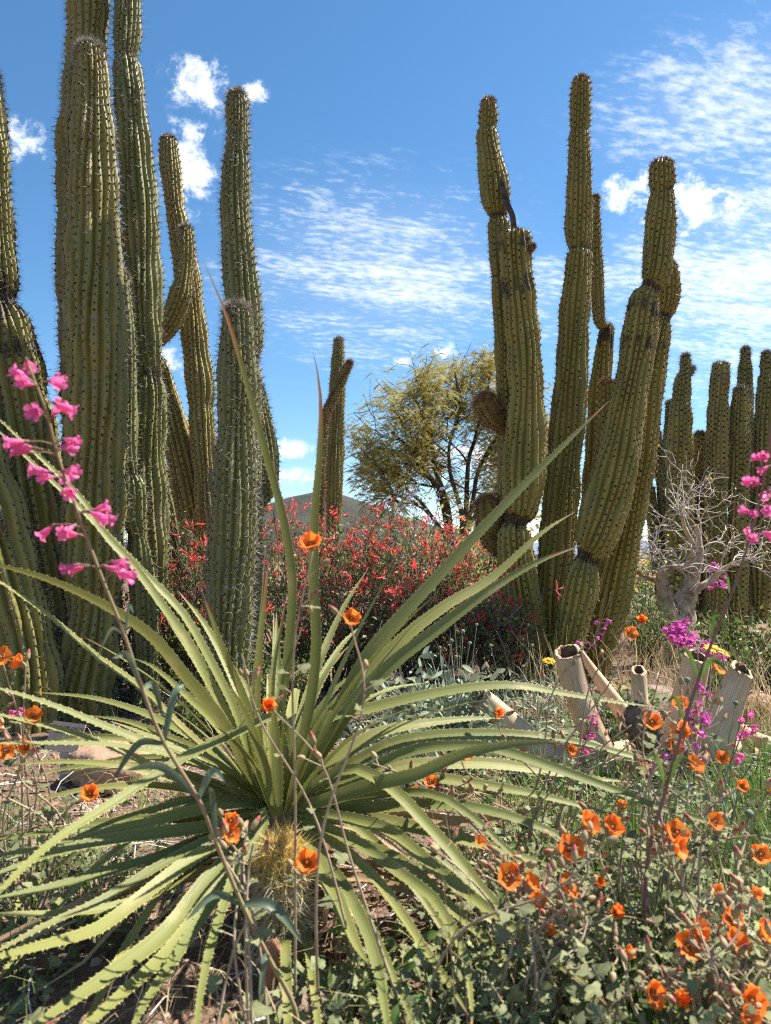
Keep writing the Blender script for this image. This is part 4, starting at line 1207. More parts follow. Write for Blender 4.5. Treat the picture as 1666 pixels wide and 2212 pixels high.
def leafy_bush(name, label, x, d, top_y, rw, seed, mat, nleaf, size, flower=None, nfl=0, group=None, stems=26, stem_mat='twig_dark', cat='bush'):
    rng = np.random.default_rng(seed)
    c = P(x, 1210, d); base = on_ground(c.x, c.y)
    H = max(P(x, top_y, d).z - base.z, 0.05)
    root = thing(name, label, cat, base, group)
    tw = MB(); pts = []
    for k in range(stems):
        a = rng.uniform(0, 6.28); rr = rw * math.sqrt(rng.random()); h = H * rng.uniform(0.5, 1.0)
        p3 = Vector(base) + Vector((rr * math.cos(a), rr * math.sin(a), h)); p0 = Vector(base) + Vector((0.1 * rw * math.cos(a), 0.1 * rw * math.sin(a), -0.01))
        C = catmull([p0, p0.lerp(p3, 0.5) + Vector((rng.normal() * rw * 0.1, rng.normal() * rw * 0.1, H * 0.08)), p3], 7)
        tw.tube(C, np.linspace(0.0035, 0.0012, 7), 4); pts += [C[q] for q in range(2, 7)]
    tw.build('branches', MAT[stem_mat], root, kind='stuff')
    pts = np.array(pts); n = nleaf
    loc = pts[rng.integers(len(pts), size=n)] + rng.normal(size=(n, 3)) * rw * 0.12
    loc[:, 2] = np.maximum(loc[:, 2], base.z + 0.01)
    LV, LF = leaf_shape(size, size * 0.42, 0.2, 0.2, 5)
    M3 = rand_rot(n, rng) * rng.uniform(0.6, 1.4, n)[:, None, None]
    lb = MB(); lb.scatter(LV, [(LF, 0)], M3, loc, rnd=rng.random(n)); lb.build('leaves', MAT[mat], root, kind='stuff')
    if flower:
        fm, mm = flower
        tp = pts[4::5]; hi = tp[np.argsort(-tp[:, 2])][:max(nfl, 3)]
        for i in range(nfl):
            p = hi[i % len(hi)] + rng.normal(size=3) * rw * 0.12 + np.array([0, 0, 0.012])
            inst('flower', fm, root, p, frame_from((rng.normal() * 0.5, -0.6 + rng.normal() * 0.4, 0.8)), mm * float(rng.uniform(0.8, 1.2)))
    return root


# small daisy and violet blooms used on several plants
b = MB()
for k in range(22):
    a = 2 * math.pi * k / 22 + 0.13 * (k % 2); ca, sa = math.cos(a), math.sin(a); z1 = 0.002 + 0.0014 * (k % 3)
    pts = []
    for u, hw, z in ((0.006, 0.0022, 0.001), (0.013, 0.0034, z1), (0.0195, 0.0032, z1 - 0.002), (0.021, 0.0014, z1 - 0.003)):
        pts += [(u * ca - hw * sa * s, u * sa + hw * ca * s, z) for s in (-1, 1)]
    b.add(np.array(pts), [(np.array([(0, 1, 3, 2), (2, 3, 5, 4), (4, 5, 7, 6)]), 0)])
V, Fq = sweep_cup([(0.0085, 0.001), (0.008, 0.004), (0.005, 0.0062), (0.0005, 0.007)], 12); b.add(V, [(Fq, 0)])
V, Fq = sweep_cup([(0.0005, -0.007), (0.005, -0.005), (0.0075, -0.001), (0.008, 0.0012)], 10); b.add(V, [(Fq, 1)])
DAISY = mb_mesh(b, 'daisy_head', [MAT['yellow'], MAT['leaf_silver']])
b = MB()
for k in range(5):
    a = 2 * math.pi * k / 5; ca, sa = math.cos(a), math.sin(a); pts = []
    for u, hw, z in ((0.001, 0.0012, 0), (0.006, 0.0045, 0.002), (0.011, 0.0040, 0.0015), (0.014, 0.0010, -0.001)):
        pts += [(u * ca - hw * sa * s, u * sa + hw * ca * s, z + 0.0008 * (s == 0)) for s in (-1, 0, 1)]
    b.add(np.array(pts), [(np.array([(r * 3 + c, r * 3 + c + 1, r * 3 + c + 4, r * 3 + c + 3) for r in range(3) for c in range(2)]), 0)])
V, Fq = sweep_cup([(0.0016, 0), (0.0014, 0.005), (0.0002, 0.006)], 6); b.add(V, [(Fq, 1)])
VIOLET = mb_mesh(b, 'violet_flower', [MAT['lavender'], MAT['yellow']])

leafy_bush('silvery_shrub', 'grey silvery shrub with small violet flowers before the feathery tree', 925, 4.5, 1045, 0.30, 301, 'leaf_silver', 700, 0.028, (VIOLET, 1.3), 16, stems=34)
leafy_bush('brittlebush', 'green bush with yellow flowers beside the pale peeling trunk', 1385, 4.3, 1215, 0.22, 302, 'leaf_green', 900, 0.024, (DAISY, 0.7), 22)
leafy_bush('green_bush', 'small bright green bush at the foot of the leaning cactus stems', 1395, 3.6, 1290, 0.13, 303, 'leaf_green', 700, 0.02)
leafy_bush('green_bush', 'dark leafy bush in the shade between the left cactus clumps', 330, 2.95, 1290, 0.20, 304, 'leaf_shrub', 1300, 0.02)
leafy_bush('green_bush', 'dark leafy undergrowth bush at the foot of the dark green column', 580, 2.75, 1400, 0.22, 305, 'leaf_shrub', 1500, 0.018)
leafy_bush('green_bush', 'olive bush right under the feathery tree canopy', 1010, 7.5, 1120, 0.7, 306, 'leaf_tree', 1400, 0.06)
leafy_bush('green_bush', 'olive scrub bush at the base of the lone slim column', 800, 8.0, 1150, 0.6, 307, 'leaf_shrub', 1200, 0.06)
leafy_bush('green_bush', 'far olive scrub bush seen right of the leaning cactus stems', 1420, 9.0, 1185, 0.7, 308, 'leaf_tree', 1000, 0.06)
leafy_bush('silvery_marigold_clump', 'low silvery green tuft with bud stalks right of the leaning leaves', 945, 2.15, 1445, 0.17, 309, 'leaf_silver', 1100, 0.034, stems=60, stem_mat='leaf_silver', cat='plant')
leafy_bush('silvery_marigold_clump', 'low silvery green tuft in front of the fallen pale logs', 860, 1.85, 1560, 0.14, 310, 'leaf_silver', 600, 0.03, stems=40, stem_mat='leaf_silver', cat='plant')
leafy_bush('green_bush', 'shaded leafy bush behind the name plate rock', 420, 2.45, 1470, 0.14, 311, 'leaf_shrub', 700, 0.02)
leafy_bush('green_bush', 'leafy green bush behind the right distant cactus columns', 1610, 6.3, 1190, 0.5, 312, 'leaf_shrub', 900, 0.05)

# ------------------------------------------------------------------ feathery tree


def branch_tree():
    rng = np.random.default_rng(41)
    D = 11.5
    c = P(985, 1210, D); base = on_ground(c.x, c.y)
    root = thing('mesquite_tree', 'olive brown feathery tree with several dark trunks beyond the red shrubs', 'tree', base)
    mains = [
        ([(985, 1215), (965, 1130), (940, 1050), (905, 1000), (880, 960), (845, 930)], 24, 11.4),
        ([(990, 1215), (972, 1110), (945, 1020), (930, 940), (905, 880), (880, 830)], 20, 11.8),
        ([(1000, 1215), (995, 1130), (975, 1040), (965, 960), (985, 880), (975, 800)], 17, 11.3),
        ([(1005, 1215), (1005, 1100), (1010, 1000), (1030, 920), (1050, 850), (1060, 800)], 18, 11.9),
        ([(1010, 1215), (1020, 1090), (1040, 1000), (1085, 930), (1120, 870), (1150, 820)], 16, 11.6),
        ([(1015, 1215), (1040, 1120), (1085, 1040), (1130, 980), (1180, 930)], 14, 12.2),
        ([(985, 1215), (945, 1140), (890, 1090), (840, 1070), (795, 1060)], 14, 11.0),
        ([(930, 960), (925, 920), (932, 885)], 12, 11.35),
        ([(965, 1160), (910, 1085), (850, 1030), (800, 990), (775, 940)], 12, 11.7),
        ([(1000, 1150), (1060, 1080), (1110, 1060), (1160, 1040)], 12, 11.9),
    ]
    tips = []
    for k, (pts, w, d) in enumerate(mains):
        P3 = [P(x, y, d + 0.25 * math.sin(i * 1.7 + k)) for i, (x, y) in enumerate(pts)]
        if k < 7:
            P3[0] = Vector(base) + Vector((0.03 * (k - 3), 0.04 * math.sin(k), -0.05))
        n = 26
        C = catmull(P3, n) + np.cumsum(rng.normal(size=(n, 3)) * 0.006, axis=0)
        rr = 0.72 * px(w, d) / 2 * np.linspace(1.0, 0.28, n)
        b = MB(); b.tube(C, rr, 8); b.build('trunk' if k < 2 else 'limb', MAT['bark_tree'], root)
        if k == 7:
            continue
        tw = MB()

        def grow(p, dr, ln, rad, depth):
            n = 6
            e = p + dr * ln * 0.8
            if np.hypot((833 + F * e[0] / e[1] - 985) / 240, (1210 - F * (e[2] - CAM_H) / e[1] - 965) / 232) > 1.0:
                ln = ln * 0.4
                if depth:
                    return
            Q = [p]
            for _ in range(n):
                dr = dr + rng.normal(size=3) * 0.22; dr[2] += 0.03 if depth < 2 else -0.05
                dr /= np.linalg.norm(dr); Q.append(Q[-1] + dr * ln / n)
            tw.tube(Q, np.linspace(rad, rad * 0.45, n + 1), 4)
            if depth >= 2:
                tips.extend(Q[2:]); return
            for _ in range(3 + (depth == 0)):
                q = Q[rng.integers(2, n + 1)]; nd = dr + rng.normal(size=3) * 0.75
                grow(q, nd / np.linalg.norm(nd), ln * 0.66, rad * 0.6, depth + 1)

        for t in (0.42, 0.5, 0.58, 0.66, 0.74, 0.82, 0.9, 0.99):
            i = int(t * (n - 1)); dr = C[min(i + 1, n - 1)] - C[i - 1]; dr = dr / np.linalg.norm(dr) * 0.8 + rng.normal(size=3) * 0.6
            grow(C[i], dr / np.linalg.norm(dr), rng.uniform(0.5, 0.95), rr[i] * 0.5, 0)
        tw.build('twigs', MAT['bark_tree'], root, kind='stuff')
    tips = np.array(tips)
    tips = tips[(tips[:, 2] > base.z + 0.45)]
    # one drooping pinnate spray
    V, Fa = [], []
    L = 0.17
    for i in range(13):
        t = (i + 1) / 13; y = L * t; z = -0.085 * t * t
        ln = 0.040 * (1 - 0.6 * t) + 0.008
        for s in (-1, 1):
            k = len(V); V += [(0, y, z), (s * ln * 0.75, y + ln * 0.5, z - ln * 0.35), (s * ln * 0.6, y + ln * 0.5 + 0.007, z - ln * 0.32)]; Fa.append((k, k + 1, k + 2))
    k = len(V); V += [(-0.0016, 0, 0), (0.0016, 0, 0), (0, L * 0.55, -0.026), (0, L, -0.085)]; Fa += [(k, k + 1, k + 2), (k, k + 2, k + 3)]
    V = np.array(V); Fa = np.array(Fa)
    n = 12000
    loc = tips[rng.integers(len(tips), size=n)] + rng.normal(size=(n, 3)) * 0.11
    lx = 833 + F * loc[:, 0] / loc[:, 1]; ly = 1210 - F * (loc[:, 2] - CAM_H) / loc[:, 1]      # keep the crown rounded
    rr = np.hypot((lx - 985) / 232, (ly - 965) / 222) + 0.09 * np.sin(lx * 0.045) + 0.09 * np.sin(ly * 0.05 + 1 + lx * 0.02)
    loc = loc[rr < 0.78 + 0.42 * rng.random(n)]; n = len(loc)
    az = rng.uniform(0, 6.28, n); dz = np.stack([np.cos(az), np.sin(az), rng.uniform(-0.5, 0.35, n)], 1)
    y = dz / np.linalg.norm(dz, axis=1)[:, None]; x = np.cross(y, np.array([0, 0, 1.0]) + rng.normal(size=(n, 3)) * 0.3); x /= np.linalg.norm(x, axis=1)[:, None]
    M3 = np.stack([x, y, np.cross(x, y)], 2) * rng.uniform(0.5, 1.05, n)[:, None, None]
    cb = MB(); cb.scatter(V, [(Fa, 0)], M3, loc, rnd=rng.random(n)); cb.build('crown', MAT['leaf_tree'], root, smooth=False)


branch_tree()

# ------------------------------------------------------------------ bare pale shrub with peeling bark


def bare_shrub():
    rng = np.random.default_rng(52)
    D = 3.9
    c = P(1464, 1420, D); base = on_ground(c.x, c.y)
    root = thing('elephant_tree', 'bare pale shrub with peeling trunk and white tangled twigs, right side', 'shrub', base)

    def lump(C, r, sides=14, amp=0.10, seed=0):
        rg = np.random.default_rng(seed)
        V, Fq, Ft = tube_geo(C, r, sides)
        n = len(C); k = n * sides
        ctr = np.repeat(np.asarray(C, float), sides, axis=0)
        u = V[:k] - ctr; th = np.tile(np.arange(sides), n); s = np.repeat(np.arange(n), sides)
        f = 1 + amp * np.sin(th * 1.9 + s * 0.45 + rg.uniform(0, 6)) + amp * np.sin(th * 0.9 - s * 0.8 + rg.uniform(0, 6)) + rg.normal(0, amp * 0.35, k)
        V[:k] = ctr + u * f[:, None]
        return V, Fq, Ft

    limbs = [
        ('trunk', [(1464, 1440, 58), (1464, 1405, 58), (1466, 1370, 60), (1466, 1335, 66), (1478, 1300, 52), (1490, 1270, 36), (1501, 1240, 25), (1509, 1206, 20), (1510, 1170, 15), (1504, 1135, 10)], 3.9),
        ('limb', [(1458, 1345, 46), (1444, 1320, 40), (1434, 1285, 30), (1430, 1250, 24), (1441, 1226, 19), (1462, 1224, 15), (1482, 1222, 13), (1504, 1202, 11), (1517, 1182, 8)], 3.84),
        ('limb', [(1492, 1282, 22), (1512, 1268, 17), (1536, 1255, 15), (1556, 1234, 12), (1576, 1222, 9), (1610, 1208, 6), (1646, 1186, 4)], 3.86),
        ('limb', [(1436, 1266, 20), (1422, 1254, 15), (1402, 1249, 12), (1384, 1242, 9), (1372, 1225, 6)], 3.9),
        ('limb', [(1505, 1225, 16), (1498, 1180, 12), (1480, 1140, 9), (1470, 1100, 7)], 3.95),
    ]
    starts = []
    for q, (nm, pts, d) in enumerate(limbs):
        D4 = catmull([[*P(x, y, d), px(w, d) / 2] for x, y, w in pts], 34)
        V, Fq, Ft = lump(D4[:, :3], D4[:, 3], 14, 0.09 if q < 2 else 0.05, q)
        b = MB(); b.add(V, [(Fq, 0), (Ft, 0)]); tk = b.build(nm, MAT['bark_pale'], root)
        for i in range(14, 34, 5):
            starts.append((D4[i, :3], D4[i, :3] - D4[i - 2, :3], D4[i, 3]))
        if q < 2:                                        # curls of loose bark
            pb = MB()
            for _ in range(26):
                i = rng.integers(2, 20); a = rng.uniform(0, 6.28)
                p = D4[i, :3] + D4[i, 3] * 0.98 * np.array([math.cos(a), math.sin(a), 0])
                o = np.array([math.cos(a), math.sin(a), 0.0]); s = np.array([-o[1], o[0], 0]); u = np.array([0, 0, 1.0])
                w, h = rng.uniform(0.008, 0.02), rng.uniform(0.015, 0.045)
                pts4 = [p + s * w * e + u * h * g + o * (0.004 + 0.016 * (abs(g) ** 2) * rng.uniform(0.3, 1)) for g in (-0.5, 0.1, 0.6) for e in (-1, 0, 1)]
                pb.add(np.array(pts4), [(np.array([(0, 1, 4, 3), (1, 2, 5, 4), (3, 4, 7, 6), (4, 5, 8, 7)]), 0)])
            pb.build('bark_flakes', MAT['bark_pale'], tk, kind='stuff')
    tw = MB(); ends = []

    def grow(p, dr, ln, rad, depth):
        n = 5; Q = [np.array(p)]
        for _ in range(n):
            dr = dr + rng.normal(size=3) * 0.26; dr /= np.linalg.norm(dr); Q.append(Q[-1] + dr * ln / n)
        tw.tube(Q, np.linspace(rad, rad * 0.6, n + 1), 4)
        ends.append(Q[-1])
        if depth < 3:
            for _ in range(2):
                q = Q[rng.integers(1, n + 1)]; nd = dr + rng.normal(size=3) * 0.65; nd[2] += 0.12
                grow(q, nd / np.linalg.norm(nd), ln * 0.72, rad * 0.68, depth + 1)

    for p, dr, r in starts:
        dr = dr / np.linalg.norm(dr) * 0.5 + rng.normal(size=3) * 0.55 + np.array([0, 0, 0.35])
        grow(p, dr / np.linalg.norm(dr), rng.uniform(0.12, 0.24), min(0.0042, r * 0.5), 0)
    for x, y in ((1500, 1130), (1470, 1100), (1640, 1190), (1517, 1182), (1372, 1225), (1400, 1245), (1440, 1225), (1560, 1232)):
        for _ in range(2):
            dr = np.array([rng.normal() * 0.5, rng.normal() * 0.4, 0.9]); grow(P(x, y, 3.88), dr / np.linalg.norm(dr), 0.24, 0.0034, 0)
    tw.build('twigs', MAT['twig_white'], root, kind='stuff')
    ends = np.array(ends); n = 60
    LV, LF = leaf_shape(0.014, 0.008, 0.2, 0.2, 4)
    lb = MB(); lb.scatter(LV, [(LF, 0)], rand_rot(n, rng), ends[rng.integers(len(ends), size=n)], rnd=rng.random(n)); lb.build('withered_leaves', MAT['yellow'], root, kind='stuff')


bare_shrub()

# ------------------------------------------------------------------ pale dead trunk with hollow cut limbs


def hollow(pts, d, wall=0.28, slit=None, seed=0, sides=22, lump=0.05, cut=0.0):
    """pts (x, y, width[, d]) from the closed end to the open cut end; slit=(angle, half width) leaves a crack"""
    rng = np.random.default_rng(seed)
    D4 = catmull([[*P(q[0], q[1], q[3] if len(q) > 3 else d), px(q[2], q[3] if len(q) > 3 else d) / 2] for q in pts], 22)
    C, r = D4[:, :3], D4[:, 3]
    T, Nn, B = frames(C)
    n = len(C); ph = rng.uniform(0, 6.28, 3)
    if slit:
        th = np.linspace(slit[0] + slit[1], slit[0] + 2 * np.pi - slit[1], sides)
    else:
        th = np.linspace(0, 2 * np.pi, sides + 1)[:-1]
    s = np.arange(n)
    f = 1 + lump * np.sin(2 * th[None] + 0.2 * s[:, None] + ph[0]) + 0.6 * lump * np.sin(5 * th[None] + 0.13 * s[:, None] + ph[1]) + 0.25 * lump * np.sin(11 * th[None] + ph[2])
    tilt = cut * (np.cos(th)[None] * r[-1]) * (s[:, None] == n - 1)
    rough = rng.normal(0, 0.0018, (n, len(th))) * (s[:, None] == n - 1)
    def shell(k):
        base = C[:, None] + (r[:, None] * f * k)[..., None] * (np.cos(th)[None, :, None] * Nn[:, None] + np.sin(th)[None, :, None] * B[:, None])
        return base + (tilt + rough)[..., None] * T[:, None]
    kin = (1 - wall) * (1 + 0.05 * np.sin(9 * th + ph[1]))
    O, I = shell(1.0), shell(kin[None])
    k = len(th); m = n * k
    V = np.vstack([O.reshape(-1, 3), I.reshape(-1, 3)])
    i, j = np.meshgrid(np.arange(n - 1), np.arange(k if not slit else k - 1), indexing='ij'); i, j = i.ravel(), j.ravel(); j2 = (j + 1) % k
    out = np.stack([i * k + j, i * k + j2, (i + 1) * k + j2, (i + 1) * k + j], 1)
    inn = np.stack([m + i * k + j2, m + i * k + j, m + (i + 1) * k + j, m + (i + 1) * k + j2], 1)
    jj = np.arange(k if not slit else k - 1); jn = (jj + 1) % k
    rim = np.stack([(n - 1) * k + jj, (n - 1) * k + jn, m + (n - 1) * k + jn, m + (n - 1) * k + jj], 1)
    fs = [(out, 0), (rim, 0), (inn, 1)]
    if slit:
        a = np.arange(n - 1)
        fs.append((np.stack([a * k, m + a * k, m + (a + 1) * k, (a + 1) * k], 1), 1))
        e = a * k + k - 1
        fs.append((np.stack([e, e + k, m + e + k, m + e], 1), 1))
    ln = np.repeat(np.concatenate([[0], np.cumsum(np.linalg.norm(np.diff(C, axis=0), axis=1))]), k)
    b = MB(); b.add(V, fs, around=np.tile(np.tile(th, n), 2), length=np.tile(ln, 2))
    return b, C


def wood_mat():
    m, nt, b, out = new_mat('bleached_wood_grain')
    uv = N(nt, 'CombineXYZ')
    nt.links.new(mth(nt, 'MULTIPLY', mth(nt, 'SINE', attr(nt, 'around')), 6.0), uv.inputs[0])
    nt.links.new(mth(nt, 'MULTIPLY', mth(nt, 'COSINE', attr(nt, 'around')), 6.0), uv.inputs[1])
    nt.links.new(mth(nt, 'MULTIPLY', attr(nt, 'length'), 9.0), uv.inputs[2])
    fib = noise(nt, 1.6, 6, 0.7, vec=uv.outputs[0]); f = noise(nt, 11, 5)
    col = mixc(nt, ramp(nt, f, 0.35, 0.65), (0.74, 0.55, 0.37), (0.57, 0.40, 0.25))
    col = mixc(nt, ramp(nt, fib, 0.36, 0.60), mixc(nt, 0.38, col, (0.26, 0.16, 0.09)), col)
    crack = ramp(nt, fib, 0.31, 0.27)
    col = mixc(nt, crack, col, (0.07, 0.045, 0.03))
    nt.links.new(col, b.inputs['Base Color']); b.inputs['Roughness'].default_value = 0.9; b.inputs['Specular IOR Level'].default_value = 0.1
    bump(nt, fib, 0.6, 0.004, b)
    return m


MAT['wood_pale'] = wood_mat()
c = P(1330, 1640, 2.15)
dead = thing('dead_trunk', 'bleached fallen trunk with upright hollow sawn limbs, right of the sotol', 'dead wood', on_ground(c.x, c.y))
WM = [MAT['wood_pale'], MAT['wood_pith']]
b, _ = hollow([(1190, 1640, 60, 2.12), (1300, 1642, 64, 2.15), (1420, 1625, 66, 2.2), (1560, 1620, 62, 2.25), (1700, 1640, 56, 2.3)], 2.15, seed=1); b.build('log', WM, dead)
b, _ = hollow([(1225, 1650, 62), (1170, 1622, 58), (1110, 1570, 52), (1065, 1530, 46), (1032, 1500, 42)], 2.1, seed=2, wall=0.34, cut=-0.35); b.build('limb', WM, dead)['label'] = 'limb leaning over with a sawn end'
b, _ = hollow([(1300, 1620, 58), (1276, 1570, 60), (1250, 1500, 58), (1236, 1450, 56), (1226, 1408, 54)], 2.12, seed=3, slit=(1.15, 0.12), cut=-0.45); b.build('limb', WM, dead)['label'] = 'split upright limb'
b, _ = hollow([(1390, 1590, 44), (1350, 1545, 40), (1310, 1490, 30), (1275, 1440, 20), (1256, 1408, 10)], 2.25, wall=0.5, seed=4); b.build('limb', WM, dead)['label'] = 'slanting splinter behind the split limb'
b, _ = hollow([(1388, 1600, 44), (1386, 1560, 38), (1383, 1520, 36), (1381, 1480, 34), (1380, 1448, 33)], 2.05, seed=5, wall=0.4, cut=-0.5); st = b.build('limb', WM, dead); st['label'] = 'thin upright limb with a barky swelling at its foot'
rng = np.random.default_rng(9)
D4 = catmull([[*P(x, y, 2.04), px(w, 2.04) / 2] for x, y, w in ((1410, 1612, 40), (1396, 1590, 76), (1388, 1560, 86), (1384, 1535, 60), (1384, 1520, 34))], 16)
V, Fq, Ft = tube_geo(D4[:, :3], D4[:, 3], 20); V[:320] += rng.normal(0, 0.003, (320, 3)); b = MB(); b.add(V, [(Fq, 0), (Ft, 0)]); b.build('bark_knob', MAT['bark_rough'], st)
b, _ = hollow([(1460, 1620, 76), (1474, 1560, 66), (1490, 1490, 58), (1500, 1450, 56), (1507, 1420, 56)], 2.2, seed=6, cut=-0.45); b.build('limb', WM, dead)['label'] = 'thick upright limb beside the yellow flower'
b, _ = hollow([(1540, 1640, 74), (1556, 1580, 66), (1578, 1510, 58), (1592, 1475, 54), (1604, 1448, 52)], 2.1, seed=7, slit=(0.9, 0.04), cut=-0.6); b.build('limb', WM, dead)['label'] = 'upright limb nearest the picture edge with a dark hollow'
b, _ = hollow([(1590, 1560, 20, 2.3), (1620, 1590, 28, 2.25), (1660, 1608, 32, 2.2), (1720, 1625, 32, 2.2)], 2.2, seed=8, wall=0.5); b.build('limb', WM, dead)

# ------------------------------------------------------------------ rocks


def rock(name, label, x, y, d, w, h, mat, seed, flat=0.8, z_in=0.25, group=None):
    rng = np.random.default_rng(seed)
    import bmesh
    bm = bmesh.new(); bmesh.ops.create_icosphere(bm, subdivisions=4, radius=1.0)
    V = np.array([v.co[:] for v in bm.verts]); Fa = np.array([[v.index for v in f.verts] for f in bm.faces]); bm.free()
    f = np.ones(len(V))
    for k in range(22):
        u = rng.normal(size=3); u /= np.linalg.norm(u)
        if k < 12:
            f = np.minimum(f, rng.uniform(0.72, 0.98) / np.maximum(V @ u, 0.05))
        else:
            f = f + 0.02 * np.sin((V @ u) * rng.uniform(5, 14) + rng.uniform(0, 6))
    f = np.clip(f, 0.3, 1.2)
    V = V * f[:, None] * np.array([px(w, d) / 2, px(w, d) / 2 * flat, px(h, d) / 2])
    c = P(x, y, d); g = on_ground(c.x, c.y); g.z += px(h, d) / 2 * (1 - 2 * z_in)
    b = MB(); b.add(V + np.array(g), [(Fa, 0)])
    o = b.build(name, MAT[mat])
    tag(o, label, 'rock', group)
    return o


rock('rock', 'rounded pinkish boulder below the small name plate', 238, 1650, 2.0, 190, 120, 'rock_pink', 1)
rock('rock', 'rough dark brown rock mound behind the hollow limbs', 1410, 1460, 2.65, 190, 90, 'rock_grey', 2)
rock('rock', 'flat brown stone between split limb and thin limb', 1330, 1425, 2.9, 90, 40, 'rock_orange', 3)
rock('rock', 'small grey stone in the mallow leaves near the left edge', 55, 1790, 1.55, 70, 46, 'rock_grey', 4)
rock('rock', 'upright orange sandstone slab below the yellow-spined cactus', 590, 2050, 1.06, 52, 150, 'rock_orange', 5, flat=0.4, z_in=0.2)
rock('rock', 'brown stone on the ground beneath the rosette, bottom middle', 650, 2160, 1.0, 170, 90, 'rock_grey', 6)
rock('rock', 'pale stone lying right of the upright hollow limbs', 1620, 1500, 2.8, 130, 60, 'rock_pink', 7)
rock('rock', 'low pinkish stone on the bare soil left of the rosette', 420, 1640, 1.9, 90, 40, 'rock_pink', 8)
rock('rock', 'small orange stone beside the dead tan leaf', 1010, 1745, 1.6, 90, 50, 'rock_orange', 9)

# ------------------------------------------------------------------ name plate


def name_plate():
    d = 2.0
    c = P(141, 1592, d); g = on_ground(c.x, c.y)
    root = thing('plant_label', 'small tilted grey name plate on a post reading organ pipe cactus', 'sign', g)
    w, h, th = px(78, d), px(60, d), 0.004
    tilt = Matrix.Rotation(R(-24), 3, 'X'); lean = Matrix.Rotation(R(-12), 3, 'Z'); roll = Matrix.Rotation(R(4), 3, 'Y')
    M = lean @ roll @ tilt
    sh = 0.28 * w * 0.3
    V = np.array([[sx * w / 2, sy * th / 2, sz * h / 2] for sx in (-1, 1) for sy in (-1, 1) for sz in (-1, 1)])
    V = np.array([list(M @ Vector(v)) for v in V]) + np.array(c)
    Fq = np.array([[0, 1, 3, 2], [4, 6, 7, 5], [0, 4, 5, 1], [2, 3, 7, 6], [0, 2, 6, 4], [1, 5, 7, 3]])
    b = MB(); b.add(V, [(Fq, 0)]); pl = b.build('plate', MAT['sign_plate'], root, smooth=False)
    b = MB()
    p = c + M @ Vector((0, th, -h * 0.15))
    hw = 0.012
    for (a, z0, z1) in ((0, g.z - 0.05, p.z),):
        V = np.array([[p.x + sx * hw, p.y + 0.006 + sy * 0.004, z] for sx in (-1, 1) for sy in (-1, 1) for z in (z0, z1)])
        b.add(V, [(Fq, 0)])
    b.build('post', MAT['sign_post'], root, smooth=False)
    for txt, size, zz in (('ORGAN PIPE CACTUS', 0.0105, 0.27), ('Stenocereus thurberi', 0.0085, 0.10)):
        cu = bpy.data.curves.new('lettering', 'FONT'); cu.body = txt; cu.size = size; cu.align_x = 'CENTER'; cu.extrude = 0.0002
        cu.materials.append(MAT['ink'])
        tmp = bpy.data.objects.new('lettering', cu); COL.objects.link(tmp); bpy.context.view_layer.update()
        me = bpy.data.meshes.new_from_object(tmp.evaluated_get(bpy.context.evaluated_depsgraph_get())); bpy.data.objects.remove(tmp)
        o = bpy.data.objects.new('lettering', me); COL.objects.link(o); o.parent = pl
        m = (M @ Matrix.Rotation(R(90), 3, 'X')).to_4x4(); m.translation = c + M @ Vector((0, -th / 2 - 0.0006, h * zz)) - Vector(g)
        o.matrix_basis = m


name_plate()

# ------------------------------------------------------------------ globe mallows
PV = []
nr, nc = 6, 7
for i in range(nr):
    t = i / (nr - 1)
    for j in range(nc):
        s = -1 + 2 * j / (nc - 1)
        u = 0.002 + 0.0185 * t * (1 - 0.20 * s * s * t * t)
        hw = 0.0022 + 0.0150 * math.sin(min(t * 1.25, 1.18) * math.pi / 2) ** 0.9
        a = s * hw
        z = 0.010 * t ** 1.3 + 0.0028 * s * s * t + 0.0006 * math.sin(s * 5 + 1) * t
        PV.append((u, a, z))
PF = np.array([(i * nc + j, i * nc + j + 1, (i + 1) * nc + j + 1, (i + 1) * nc + j) for i in range(nr - 1) for j in range(nc - 1)])
b = MB(); b.add(np.array(PV), [(PF, 0)]); PETAL = mb_mesh(b, 'mallow_petal', [MAT['orange']])
b = MB()
V, Fq = sweep_cup([(0.0008, -0.010), (0.004, -0.008), (0.0062, -0.003), (0.0070, 0.004), (0.0078, 0.008)], 10, (5, 0.25)); b.add(V, [(Fq, 0)])
V, Fq = sweep_cup([(0.0032, 0.0), (0.0026, 0.004), (0.0022, 0.008), (0.0002, 0.0095)], 8); b.add(V, [(Fq, 1)])
EYE = mb_mesh(b, 'mallow_centre', [MAT['calyx'], MAT['orange_eye']])
b = MB()
V, Fq = sweep_cup([(0.0008, 0), (0.0036, 0.002), (0.0048, 0.007), (0.0036, 0.014), (0.0016, 0.019)], 8, (5, 0.2)); b.add(V, [(Fq, 0)])
V, Fq = sweep_cup([(0.0038, 0.010), (0.0034, 0.015), (0.0020, 0.0195), (0.0003, 0.0215)], 8); b.add(V, [(Fq, 1)])
BUD = mb_mesh(b, 'mallow_bud', [MAT['calyx'], MAT['bud_tip']])
b = MB()
V, Fq = sweep_cup([(0.0008, 0), (0.0040, 0.001), (0.0052, 0.006), (0.0036, 0.012), (0.0010, 0.015)], 8, (5, 0.15)); b.add(V, [(Fq, 0)])
POD = mb_mesh(b, 'mallow_pod', [MAT['calyx']])
LLV, LLF = lobed_leaf(0.019)
b = MB(); b.add(LLV, [(LLF, 0)]); MLEAF = mb_mesh(b, 'mallow_leaf', [MAT['leaf_mallow']])


